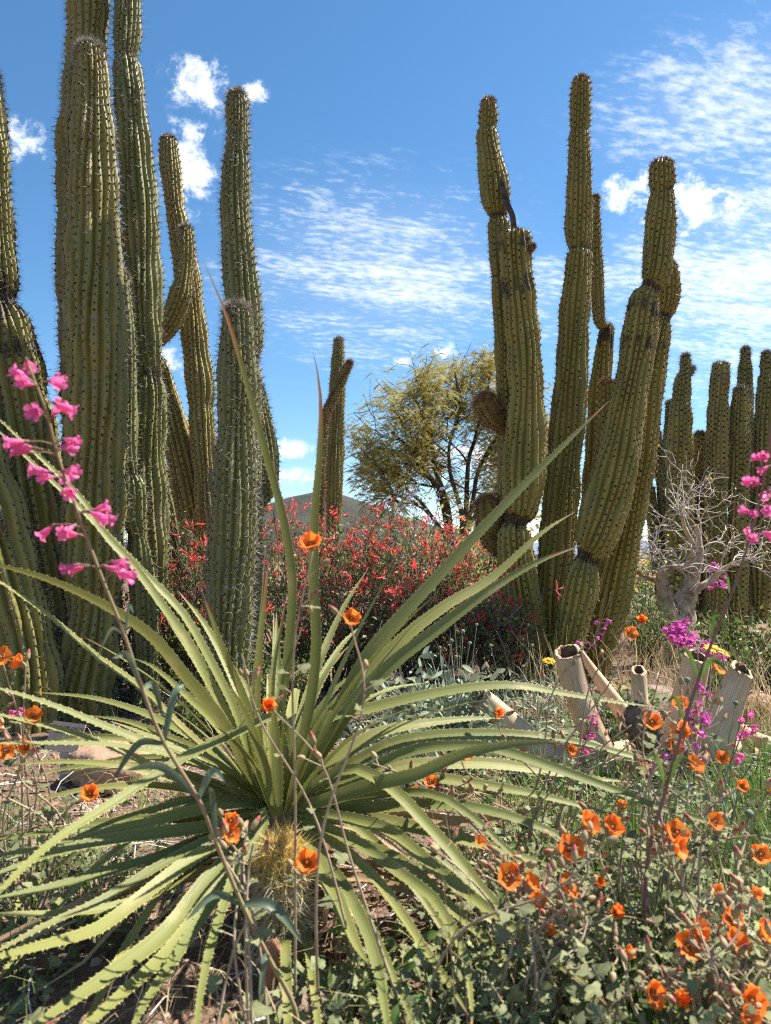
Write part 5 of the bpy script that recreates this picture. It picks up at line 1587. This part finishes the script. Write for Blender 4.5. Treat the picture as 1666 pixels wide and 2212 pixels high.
def mallow(label, bx, bd, flowers, seed, bare=10, foliage=700, spread=0.16, leafh=0.16, fscale=0.70):
    rng = np.random.default_rng(seed)
    q = P(bx, 1210, bd); base = on_ground(q.x, q.y)
    root = thing('globe_mallow', label, 'flowering plant', base, 'orange globe mallows')
    fpts = []
    targets = [(P(x, y, d), s, True) for x, y, d, s in flowers]
    for k in range(bare):
        x, y, d, s = flowers[rng.integers(len(flowers))]
        targets.append((P(x + rng.normal() * 60, y + rng.normal() * 55, d + rng.normal() * 0.05), 1.0, False))
    for k, (t, s, opn) in enumerate(targets):
        b0 = Vector(base) + Vector((rng.normal() * 0.035, rng.normal() * 0.03, -0.01))
        if t.z < base.z + 0.03:
            t.z = base.z + 0.03
        m1 = b0.lerp(t, 0.4) + Vector((rng.normal() * 0.02, rng.normal() * 0.02, 0.05)); m2 = b0.lerp(t, 0.75) + Vector((rng.normal() * 0.015, rng.normal() * 0.015, 0.03))
        C = catmull([b0, m1, m2, t], 22)
        sb = MB(); sb.tube(C, np.linspace(0.0021, 0.0010, 22), 5); sb.build('stem', MAT['stem_mallow'], root)
        up = Vector(C[-1] - C[-3]).normalized()
        if opn:
            dr = Vector((rng.normal() * 0.35 + 0.2, -0.75 + rng.normal() * 0.2, 0.55 + rng.normal() * 0.2))
            M = frame_from(dr, roll=rng.uniform(0, 6.28))
            fo = inst('flower', EYE, root, t + dr.normalized() * 0.006, M, s * fscale)
            op = rng.uniform(0.0, 0.4) if rng.random() < 0.85 else rng.uniform(0.6, 0.85)
            fo.scale *= float(rng.uniform(0.85, 1.1))
            for a in range(5):
                pe = bpy.data.objects.new('petal', PETAL); COL.objects.link(pe); pe.parent = fo
                pe.matrix_basis = Matrix.Rotation(2 * math.pi * a / 5 + rng.normal() * 0.06, 4, 'Z') @ Matrix.Rotation(-op + rng.normal() * 0.05, 4, 'Y')
        for nb in range(rng.integers(2, 6)):
            i = rng.integers(14, 22); o = Vector(C[i]); e = o + Vector((rng.normal() * 0.012, rng.normal() * 0.012, 0.006 + 0.012 * rng.random()))
            sb2 = (e - o).normalized() * 0.7 + up * 0.5 + Vector((rng.normal(), rng.normal(), rng.normal())) * 0.3
            inst('bud', BUD if rng.random() < 0.62 else POD, root, e, frame_from(sb2), float(rng.uniform(0.55, 0.9)))
            pb = MB(); pb.tube([o, e], [0.0007, 0.0007], 3); fpts.append((o, e))
        for nl in range(rng.integers(3, 6)):
            i = rng.integers(4, 18); o = Vector(C[i]); a = rng.uniform(0, 6.28)
            y = Vector((math.cos(a), math.sin(a), 0.3 + rng.normal() * 0.3)).normalized(); z = Vector((rng.normal() * 0.5, -0.3 + rng.normal() * 0.4, 1)).normalized()
            x = y.cross(z).normalized(); z = x.cross(y)
            M = Matrix((x, y, z)).transposed()
            e = o + y * 0.012
            inst('leaf', MLEAF, root, e, M, float(rng.uniform(0.55, 1.15) * (1.15 - 0.02 * i)))
            fpts.append((o, e))
    pb = MB()
    for o, e in fpts:
        pb.tube([o, e], [0.0008, 0.0007], 3, cap=False)
    pb.build('stalks', MAT['stem_mallow'], root, kind='stuff')
    if foliage:
        n = foliage
        a = rng.uniform(0, 6.28, n); r = spread * np.sqrt(rng.random(n)) * 1.2
        x, y = base.x + r * np.cos(a), base.y + r * np.sin(a)
        loc = np.stack([x, y, ground_z(x, y) + leafh * rng.random(n) ** 1.3 * np.clip(1.25 - (r / spread / 1.2) ** 2, 0.2, 1) + 0.005], 1)
        zz = rng.normal(size=(n, 3)) * 0.55 + np.array([0.1, -0.3, 0.9])
        fb = MB(); fb.scatter(LLV, [(LLF, 0)], rand_rot(n, rng, zz) * rng.uniform(0.5, 1.15, n)[:, None, None], loc, rnd=rng.random(n))
        fb.build('foliage', MAT['leaf_mallow'], root, kind='stuff')


mallow('orange globe mallow at the left edge before the boulder', 95, 1.32, [(4, 1426, 1.12, 1.0), (56, 1441, 1.15, 0.95), (72, 1551, 1.15, 1.0), (66, 1618, 1.15, 0.95), (4, 1624, 1.1, 1.0), (12, 1576, 1.2, 0.8), (195, 1718, 1.2, 0.95)], 401, 2, 420, 0.20, 0.12)
mallow('tall slender globe mallow rising before the upright sotol leaves', 770, 0.98, [(676, 1188, 0.86, 0.95), (756, 1340, 0.9, 0.85), (590, 1533, 0.95, 0.85)], 402, 1, 120, 0.12, 0.08)
mallow('low globe mallow with three orange flowers around the yellow-spined cactus', 600, 0.90, [(494, 1778, 0.95, 0.8), (490, 1808, 0.94, 0.85), (662, 1867, 0.92, 0.95)], 403, 2, 60, 0.10, 0.05)
mallow('globe mallow with wide open orange flowers in front of drooping sotol leaves', 1165, 0.96, [(1258, 1786, 0.95, 1.1), (1312, 1793, 0.97, 1.05), (1232, 1842, 0.94, 1.05), (1090, 1893, 0.92, 1.1), (1132, 1916, 0.92, 1.0), (1208, 1922, 0.92, 1.1), (1158, 1955, 0.93, 0.75), (1326, 1976, 0.95, 0.6), (1030, 1822, 1.0, 0.5), (1285, 1905, 0.97, 0.55), (1180, 2010, 0.93, 0.5)], 404, 9, 620, 0.22, 0.13)
mallow('leggy globe mallow with flowers standing before the hollow limbs', 1150, 1.30, [(1387, 1345, 1.25, 0.85), (1360, 1372, 1.27, 0.8), (1405, 1566, 1.25, 1.0), (1225, 1622, 1.3, 0.75), (1378, 1657, 1.28, 0.8), (1067, 1541, 1.3, 0.75), (995, 1638, 1.18, 1.0), (932, 1694, 1.22, 0.8), (902, 1720, 1.2, 0.75), (929, 1722, 1.22, 0.5)], 405, 9, 500, 0.22, 0.13)
mallow('globe mallow with many orange flowers before the thick hollow limb', 1390, 1.08, [(1467, 1530, 1.15, 1.0), (1474, 1588, 1.12, 1.1), (1441, 1611, 1.12, 1.0), (1491, 1660, 1.08, 1.1), (1540, 1449, 1.2, 0.9), (1455, 1805, 0.98, 1.15), (1447, 1832, 0.96, 1.05), (1535, 1778, 1.02, 0.9), (1560, 1640, 1.1, 0.6), (1345, 1740, 1.1, 0.55), (1600, 1700, 1.05, 0.6)], 406, 11, 620, 0.24, 0.15)
mallow('globe mallow sprawling in the bottom right corner', 1500, 0.86, [(1573, 1990, 0.92, 1.0), (1497, 2011, 0.9, 1.0), (1478, 2048, 0.89, 1.0), (1577, 2045, 0.9, 1.0), (1637, 2018, 0.9, 1.1), (1396, 2147, 0.84, 1.05), (1456, 2160, 0.84, 0.9), (1612, 2168, 0.82, 1.1), (1600, 2206, 0.8, 1.1), (1640, 1852, 1.0, 0.85), (1657, 1716, 1.05, 0.8), (1540, 1930, 0.95, 0.6), (1625, 1935, 0.95, 0.65), (1340, 2060, 0.9, 0.6)], 407, 12, 900, 0.26, 0.15)
mallow('leafy globe mallow at the bottom edge below the drooping blades', 960, 0.90, [(1326, 1976, 0.95, 0.55)], 408, 3, 520, 0.20, 0.07)

# ------------------------------------------------------------------ penstemons


def lance_leaf(root, p0, p1, w, mat, arch=0.02, name='leaf'):
    p0, p1 = Vector(p0), Vector(p1)
    n = 10; t = np.linspace(0, 1, n)
    mid = p0.lerp(p1, 0.5) + Vector((0, 0, arch))
    C = catmull([p0, mid, p1], n)
    T, _, _ = frames(C)
    v = C - np.array([0, 0, CAM_H]); wf = np.cross(T, v); wf /= np.linalg.norm(wf, axis=1)[:, None]
    wd = w * np.sin(np.pi * np.clip(0.12 + 0.88 * t, 0, 1)) ** 0.7 + 0.0003
    b = blade_mesh(C, wf + np.array([0, 0.45, 0.1]), wd, np.random.default_rng(1), tooth=0, keel=0.35)
    return b.build(name, [mat], root)


def penstemon(label, stem, d0, d1, flowers, leaves, mesh, fd=None, seed=0, stem_mat='stem_pen', rad=(0.0030, 0.0012), leaf_mat='leaf_blue', fs=0.74, group='penstemons'):
    """stem [(x, y)] from foot to tip; d0, d1 depths at foot and tip; flowers [(x, y, side)]; leaves [(x0, y0, x1, y1, width px)]"""
    rng = np.random.default_rng(seed)
    n = len(stem)
    pts = [P(x, y, d0 + (d1 - d0) * i / (n - 1)) for i, (x, y) in enumerate(stem)]
    g = on_ground(pts[0].x, pts[0].y)
    root = thing('penstemon', label, 'flowering plant', g, group)
    if pts[0].z > g.z + 0.01:
        pts.insert(0, Vector((pts[0].x, pts[0].y, g.z - 0.01)))
    m = 60
    C = catmull(pts, m)
    b = MB(); b.tube(C, np.linspace(rad[0], rad[1], m), 7); b.build('stem', MAT[stem_mat], root)
    sx = np.array([s[1] for s in stem][::-1]); sd = np.linspace(d1, d0, n)
    st = MB()
    for (x, y) in flowers:
        d = float(np.interp(y, sx, sd)) + rng.normal() * 0.012
        p = P(x, y, d)
        i = int(np.argmin(np.abs(C[:, 2] - (p.z - 0.004)))); o = Vector(C[i])
        out = p - o; out.y += rng.normal() * 0.01
        dr = out.normalized() * 1.3 + Vector((0, -0.15 + rng.normal() * 0.45, -0.3 + rng.normal() * 0.3))
        L = 0.022 * fs
        f = inst('flower', mesh, root, p - dr.normalized() * L * 0.55, frame_from(dr, roll=rng.uniform(0, 6)), fs * float(rng.uniform(0.85, 1.12)))
        e = p - dr.normalized() * L * 0.55
        st.tube([o, o.lerp(e, 0.5) + Vector((0, 0, 0.002)), e], [0.0011 * fs, 0.0009 * fs, 0.0008 * fs], 4, cap=False)
    if flowers:
        st.build('flower_stalks', MAT[stem_mat], root, kind='stuff')
    for (x0, y0, x1, y1, w) in leaves:
        d = float(np.interp(y0, sx, sd))
        lance_leaf(root, P(x0, y0, d), P(x1, y1, d - 0.05 + 0.1 * rng.random()), 0.72 * px(w, d), MAT[leaf_mat])
    return root


penstemon('tall pink penstemon spire in front of the left cacti', [(640, 2190), (581, 2070), (523, 1954), (468, 1823), (430, 1730), (352, 1600), (308, 1490), (268, 1370), (215, 1235), (165, 1100), (125, 985), (100, 890), (62, 790)], 0.92, 0.72,
          [(60, 785), (48, 812), (60, 828), (114, 824), (82, 890), (134, 878), (120, 890), (40, 955), (62, 968), (48, 976), (150, 952), (140, 966), (92, 1018), (104, 1030), (150, 1018), (142, 1040), (152, 1062), (216, 1098), (206, 1112), (228, 1116), (102, 1146), (150, 1142), (158, 1155), (152, 1224), (170, 1228), (252, 1216), (262, 1240), (240, 1228)],
          [(308, 1490, 243, 1422, 20), (308, 1490, 352, 1550, 20), (354, 1605, 398, 1478, 22), (352, 1605, 240, 1690, 22), (430, 1725, 270, 1664, 26), (430, 1725, 486, 1690, 24), (468, 1823, 452, 1700, 20), (523, 1954, 655, 2040, 28), (523, 1954, 400, 1990, 22), (270, 1372, 288, 1325, 9), (268, 1372, 210, 1425, 9), (581, 2070, 560, 2160, 20)], PEN_PINK, seed=1, fs=0.76)
penstemon('pink penstemon spire leaning along the right picture edge', [(1395, 1900), (1440, 1700), (1480, 1560), (1510, 1465), (1545, 1370), (1578, 1290), (1612, 1190), (1642, 1080), (1658, 990), (1668, 920)], 1.0, 0.86,
          [(1650, 984), (1640, 990), (1622, 1040), (1636, 1044), (1652, 1012), (1650, 1075), (1616, 1106), (1626, 1112), (1652, 1102), (1658, 1108), (1618, 1152), (1622, 1162), (1654, 1152), (1662, 1160), (1670, 1060)],
          [(1510, 1465, 1462, 1416, 14), (1510, 1468, 1572, 1452, 16), (1540, 1385, 1552, 1350, 12), (1542, 1388, 1570, 1366, 10), (1578, 1290, 1606, 1302, 6), (1578, 1290, 1566, 1268, 6), (1440, 1700, 1400, 1640, 14), (1440, 1700, 1500, 1650, 14), (1480, 1560, 1440, 1520, 12)], PEN_PINK, seed=2, stem_mat='stem_purple', rad=(0.0026, 0.0012), leaf_mat='leaf_green', fs=0.62)
rngp = np.random.default_rng(31)


def spray(x, y, n, sx, sy):
    return [(x + rngp.normal() * sx, y + rngp.normal() * sy) for _ in range(n)]


penstemon('magenta penstemon head drooping before the pale peeling trunk', [(1400, 1560), (1425, 1460), (1440, 1385), (1446, 1345)], 2.35, 2.4, spray(1456, 1366, 20, 13, 12), [], PEN_MAG, seed=3, rad=(0.0018, 0.001), fs=1.15)
penstemon('magenta penstemon row just left of the large yellow daisy', [(1550, 1560), (1540, 1470), (1520, 1410), (1480, 1378)], 2.3, 2.35, spray(1486, 1390, 12, 10, 10) + spray(1520, 1402, 10, 12, 9) + [(1560, 1412), (1556, 1420)], [], PEN_MAG, seed=4, rad=(0.0018, 0.001), fs=1.1)
penstemon('magenta penstemon sprig against the leaning cactus foot', [(1255, 1530), (1258, 1440), (1280, 1385), (1312, 1310), (1320, 1280)], 2.5, 2.55, [(1252, 1388), (1262, 1398), (1280, 1395), (1272, 1390), (1250, 1408), (1262, 1414), (1255, 1424), (1290, 1378), (1296, 1368), (1302, 1358), (1292, 1345), (1306, 1346), (1314, 1340)], [], PEN_MAG, seed=5, rad=(0.0018, 0.001))
penstemon('purple pink penstemon among the mallows before the thick hollow limb', [(1420, 1900), (1450, 1720), (1490, 1600), (1510, 1500), (1518, 1440)], 1.3, 1.45, spray(1500, 1545, 16, 22, 14) + spray(1490, 1590, 10, 14, 20) + [(1515, 1485), (1505, 1478), (1525, 1500), (1478, 1620), (1430, 1645), (1420, 1660), (1450, 1640)], [], PEN_MAG, seed=6, stem_mat='stem_purple', rad=(0.002, 0.001))
penstemon('pink penstemon sprig before the split hollow limb', [(1235, 1720), (1255, 1640), (1268, 1580), (1275, 1520), (1282, 1480)], 1.5, 1.55, [(1268, 1590), (1276, 1588), (1262, 1600), (1258, 1612), (1270, 1614), (1264, 1622), (1280, 1564), (1274, 1540), (1284, 1545)], [], PEN_PINK, seed=7, stem_mat='stem_purple', rad=(0.0018, 0.0009))
penstemon('reddish budded penstemon stalk near the right picture edge', [(1530, 1800), (1560, 1700), (1590, 1620), (1612, 1560), (1618, 1530)], 1.4, 1.5, [(1610, 1580), (1622, 1585), (1600, 1592), (1626, 1570), (1606, 1560), (1618, 1545), (1596, 1630), (1590, 1640)], [], PEN_PINK, seed=8, stem_mat='stem_purple', rad=(0.0018, 0.0009))
penstemon('magenta penstemon behind the bare shrub limb against distant columns', [(1545, 1400), (1548, 1320), (1552, 1255), (1550, 1215)], 4.2, 4.2, [(1548, 1262), (1556, 1256), (1540, 1270), (1560, 1268), (1546, 1240), (1538, 1230), (1552, 1228), (1544, 1218), (1562, 1246)], [], PEN_MAG, seed=9, rad=(0.0022, 0.0012), fs=1.5)
penstemon('little pink penstemon sprig below the left mallow flowers', [(60, 1720), (50, 1640), (44, 1560), (42, 1530)], 1.6, 1.62, [(30, 1538), (40, 1546), (46, 1534), (36, 1548)], [], PEN_PINK, seed=10, rad=(0.0015, 0.0009))

# ------------------------------------------------------------------ yellow desert marigolds
POM = None
b = MB(); V, Fq = sweep_cup([(0.0005, -0.004), (0.0045, -0.003), (0.0058, 0.001), (0.0045, 0.005), (0.0004, 0.0062)], 9); b.add(V, [(Fq, 0)])
POM = mb_mesh(b, 'marigold_bud', [MAT['leaf_silver']])


def marigold(label, heads, buds, d, seed, size=1.0):
    rng = np.random.default_rng(seed)
    allp = [(P(x, y, d + rng.normal() * 0.02), s, True) for x, y, s in heads] + [(P(x, y, d + rng.normal() * 0.04), 1.0, False) for x, y in buds]
    cx = sum(p.x for p, _, _ in allp) / len(allp)
    g = on_ground(cx, d)
    root = thing('desert_marigold', label, 'flowering plant', g, 'yellow desert marigolds')
    for p, s, hd in allp:
        b0 = Vector((cx + (p.x - cx) * 0.45 + rng.normal() * 0.02, d + rng.normal() * 0.03, 0)); b0.z = float(ground_z(b0.x, b0.y)) - 0.01
        C = catmull([b0, b0.lerp(p, 0.5) + Vector((rng.normal() * 0.012, 0, 0.02)), p], 12)
        b = MB(); b.tube(C, np.linspace(0.0019, 0.0013, 12), 5); b.build('stalk', MAT['leaf_silver'], root)
        if hd:
            inst('flower_head', DAISY, root, p, frame_from((rng.normal() * 0.3 + 0.15, -0.35, 0.9)), s * size)
        else:
            inst('bud', POM, root, p, frame_from((rng.normal() * 0.3, 0, 1)), float(rng.uniform(0.8, 1.2)) * size)
    n = 90
    LV, LF = leaf_shape(0.05, 0.010, 0.3, 0.15, 6, 0.12)
    zz = rng.normal(size=(n, 3)) * 0.7 + np.array([0, -0.6, 0.6])
    loc = np.stack([g.x + rng.normal(0, 0.05, n), g.y + rng.normal(0, 0.05, n), g.z + rng.random(n) * 0.08], 1)
    fb = MB(); fb.scatter(LV, [(LF, 0)], rand_rot(n, rng, zz), loc, rnd=rng.random(n)); fb.build('foliage', MAT['leaf_silver'], root, kind='stuff')


marigold('yellow marigold with one head beside the split hollow limb', [(1186, 1428, 0.95)], [(1150, 1395), (1130, 1440)], 2.3, 1)
marigold('yellow marigold pair of heads above the hollow limbs', [(1540, 1402, 1.2), (1562, 1410, 1.0)], [(1508, 1388)], 2.1, 2)
marigold('lone yellow marigold head poking up behind the leaning leaves', [(981, 1322, 1.0)], [(1060, 1395), (1030, 1350)], 2.5, 3)
marigold('silvery marigold with grey bud stalks before the red shrubs', [], [(950, 1400), (975, 1385), (1000, 1365), (930, 1412), (985, 1420), (1015, 1390), (960, 1440)], 2.2, 4)
marigold('silvery marigold with grey bud stalks in front of the hollow limbs', [], [(1211, 1655), (1485, 1470), (1590, 1520), (1600, 1560), (1560, 1640), (1630, 1640)], 1.7, 5)
marigold('silvery marigold stalks among the bottom right mallows', [], [(1345, 1880), (1380, 1700), (1600, 1700), (1620, 1760), (1560, 1720), (1530, 1860)], 1.15, 6)

# ------------------------------------------------------------------ ground cover that nobody could count


def patch_points(n, rng, regions, clump=0.0):
    out = []
    tot = sum(r[-1] for r in regions)
    for x0, x1, y0, y1, w in regions:
        k = int(n * w / tot)
        q = np.stack([rng.uniform(x0, x1, k), rng.uniform(y0, y1, k)], 1)
        if clump:
            c = np.stack([rng.uniform(x0, x1, max(k // 45, 2)), rng.uniform(y0, y1, max(k // 45, 2))], 1)
            m = rng.random(k) < 0.8
            q[m] = c[rng.integers(len(c), size=m.sum())] + rng.normal(size=(m.sum(), 2)) * clump
        out.append(q)
    p = np.concatenate(out)
    return np.stack([p[:, 0], p[:, 1], ground_z(p[:, 0], p[:, 1])], 1)


def blades(name, label, n, seed, regions, ln, w, mat, lean=0.5, seg=4, clump=0.0):
    rng = np.random.default_rng(seed)
    p = patch_points(n, rng, regions, clump); n = len(p)
    az = rng.uniform(0, 6.28, n); L = rng.uniform(*ln, n); le = np.abs(rng.normal(lean, 0.3, n))
    t = np.linspace(0, 1, seg)
    h = np.stack([np.cos(az), np.sin(az), np.zeros(n)], 1); up = np.array([0, 0, 1.0])
    ang = le[:, None] * (0.35 + 1.5 * t[None])
    st = (L / (seg - 1))[:, None]
    hx = np.concatenate([np.zeros((n, 1)), np.cumsum(np.sin(ang[:, :-1]) * st, 1)], 1); hz = np.concatenate([np.zeros((n, 1)), np.cumsum(np.cos(ang[:, :-1]) * st, 1)], 1)
    C = p[:, None] + hx[..., None] * h[:, None] + hz[..., None] * up
    C[..., 2] = np.maximum(C[..., 2], p[:, None, 2] + 0.002)
    s = np.stack([-np.sin(az), np.cos(az), rng.normal(size=n) * 0.4], 1)
    ww = (w * rng.uniform(0.6, 1.3, n))[:, None] * (1 - 0.85 * t[None])
    V = np.stack([C - s[:, None] * ww[..., None], C + s[:, None] * ww[..., None]], 2).reshape(-1, 3)
    i = np.arange(n)[:, None] * seg * 2; j = np.arange(seg - 1)[None] * 2
    a = (i + j).ravel()
    b = MB(); b.add(V, [(np.stack([a, a + 1, a + 3, a + 2], 1), 0)], rnd=np.repeat(rng.random(n), seg * 2))
    tag(b.build(name, MAT[mat]), label, kind='stuff')


blades('dry_grass', 'tan dry grass and straw below the distant cactus columns', 1900, 501, [(1.05, 2.3, 2.6, 4.2, 1.0), (0.9, 1.8, 1.9, 2.7, 0.45), (0.2, 1.0, 2.4, 3.3, 0.2)], (0.10, 0.36), 0.0016, 'straw', 0.6, clump=0.05)
blades('dry_grass', 'short dead straw scattered on the soil around the sotol', 1500, 502, [(-1.0, 1.1, 0.72, 2.0, 1.0), (-1.3, 0.2, 1.9, 2.6, 0.4)], (0.04, 0.17), 0.0012, 'straw', 1.1, clump=0.05)
blades('dry_grass', 'brown dry stalks rising through the bottom right mallows', 420, 505, [(0.08, 1.0, 0.75, 1.5, 1.0)], (0.08, 0.26), 0.0011, 'litter', 0.5)
blades('grass', 'fresh green grass blades among the mallows', 2400, 503, [(0.28, 1.05, 0.95, 1.9, 1.0), (-0.9, -0.4, 0.9, 1.7, 0.25)], (0.05, 0.2), 0.0018, 'leaf_green', 0.45, clump=0.03)
blades('grass', 'thin green blades on the soil near the hollow limbs', 1000, 504, [(0.3, 1.3, 1.9, 2.7, 1.0)], (0.04, 0.14), 0.0018, 'leaf_green', 0.5)


def leaf_carpet(name, label, n, seed, regions, size, mat, hmax, up=0.8, aspect=0.5, wavy=0.0, shape=None):
    rng = np.random.default_rng(seed)
    p = patch_points(n, rng, regions); n = len(p)
    p[:, 2] += hmax * rng.random(n) ** 1.6 + 0.004
    LV, LF = shape or leaf_shape(size, size * aspect, 0.2, 0.25, 5, wavy)
    zz = rng.normal(size=(n, 3)) * 0.6 + np.array([0, -0.2, up])
    b = MB(); b.scatter(LV, [(LF, 0)], rand_rot(n, rng, zz) * rng.uniform(0.5, 1.3, n)[:, None, None], p, rnd=rng.random(n))
    tag(b.build(name, MAT[mat]), label, kind='stuff')


leaf_carpet('undergrowth', 'grey green mallow leaves carpeting the bottom right', 3600, 511, [(0.10, 1.0, 0.72, 1.35, 1.0)], 0.03, 'leaf_mallow', 0.11, shape=(LLV * 0.75, LLF))
leaf_carpet('undergrowth', 'small fresh green leaves carpeting the soil behind the mallows', 3600, 512, [(0.2, 1.25, 1.1, 2.3, 1.0), (-0.1, 0.5, 0.75, 1.1, 0.25)], 0.022, 'leaf_green', 0.08)
leaf_carpet('undergrowth', 'grey green leaves low on the left side of the sotol', 500, 513, [(-0.95, -0.45, 0.85, 1.8, 1.0), (-0.2, 0.15, 0.75, 1.0, 0.2)], 0.03, 'leaf_mallow', 0.06, shape=(LLV, LLF))
leaf_carpet('leaf_litter', 'brown dead leaves and scraps littering the soil', 5200, 514, [(-1.2, 1.2, 0.7, 2.6, 1.0), (-1.8, 1.8, 2.5, 4.2, 0.5)], 0.022, 'litter', 0.004, up=1.6)
leaf_carpet('undergrowth', 'silvery grey foliage low in front of the red shrubs', 2200, 515, [(-0.1, 0.75, 2.0, 2.9, 1.0)], 0.035, 'leaf_silver', 0.12, up=0.4, aspect=0.2)


def gravel():
    rng = np.random.default_rng(520)
    n = 7500
    p = patch_points(n, rng, [(-1.15, 1.0, 0.7, 2.1, 1.0), (-1.6, 1.8, 2.0, 3.4, 0.45)]); n = len(p)
    f = (1 + 5 ** 0.5) / 2
    V = np.array([(-1, f, 0), (1, f, 0), (-1, -f, 0), (1, -f, 0), (0, -1, f), (0, 1, f), (0, -1, -f), (0, 1, -f), (f, 0, -1), (f, 0, 1), (-f, 0, -1), (-f, 0, 1)]) / 1.9
    Fa = np.array([(0, 11, 5), (0, 5, 1), (0, 1, 7), (0, 7, 10), (0, 10, 11), (1, 5, 9), (5, 11, 4), (11, 10, 2), (10, 7, 6), (7, 1, 8), (3, 9, 4), (3, 4, 2), (3, 2, 6), (3, 6, 8), (3, 8, 9), (4, 9, 5), (2, 4, 11), (6, 2, 10), (8, 6, 7), (9, 8, 1)])
    s = 0.0035 * np.exp(rng.normal(0, 0.55, n))
    M3 = rand_rot(n, rng) * s[:, None, None]
    M3 = M3 * rng.uniform(0.5, 1.3, (n, 1, 3))
    b = MB(); b.scatter(V, [(Fa, 0)], M3, p + np.array([0, 0, 0.001]), rnd=rng.random(n) * 1.1)
    tag(b.build('gravel', MAT['pebble'], smooth=False), 'small pinkish brown gravel stones strewn over the soil', kind='stuff')


gravel()


def twigs():
    rng = np.random.default_rng(530)
    b = MB()
    p = patch_points(420, rng, [(-1.1, 1.1, 0.72, 2.2, 1.0), (-1.2, 1.4, 2.2, 3.4, 0.5)])
    for q in p:
        a = rng.uniform(0, 6.28); L = rng.uniform(0.05, 0.28); k = rng.uniform(0, 0.35)
        C = np.array([q + np.array([math.cos(a) * L * t, math.sin(a) * L * t, 0.006 + k * L * math.sin(t * 3.0)]) + rng.normal(size=3) * 0.004 for t in np.linspace(0, 1, 6)])
        C[:, 2] = np.maximum(C[:, 2], q[2] + 0.002)
        b.tube(C, np.linspace(0.0016, 0.0007, 6) * rng.uniform(0.6, 1.5), 4, rnd=rng.random())
    tag(b.build('twig_litter', MAT['twig_white']), 'thin grey fallen twigs lying over the soil', kind='stuff')


twigs()

for lab, x, d, ty, rw, mt, nl, sz in (('green leafy weed beneath the right distant columns', 1600, 3.4, 1330, 0.18, 'leaf_shrub', 700, 0.03), ('olive leafy weed behind the thick hollow limb', 1530, 2.9, 1400, 0.14, 'leaf_green', 500, 0.025),
                                      ('dark leafy weed at the right edge behind the logs', 1655, 3.0, 1380, 0.2, 'leaf_shrub', 700, 0.03), ('leafy weed between the fallen log and rock mound', 1350, 2.45, 1470, 0.12, 'leaf_green', 350, 0.022)):
    leafy_bush('leafy_weed', lab, x, d, ty, rw, int(x), mt, nl, sz, cat='plant')
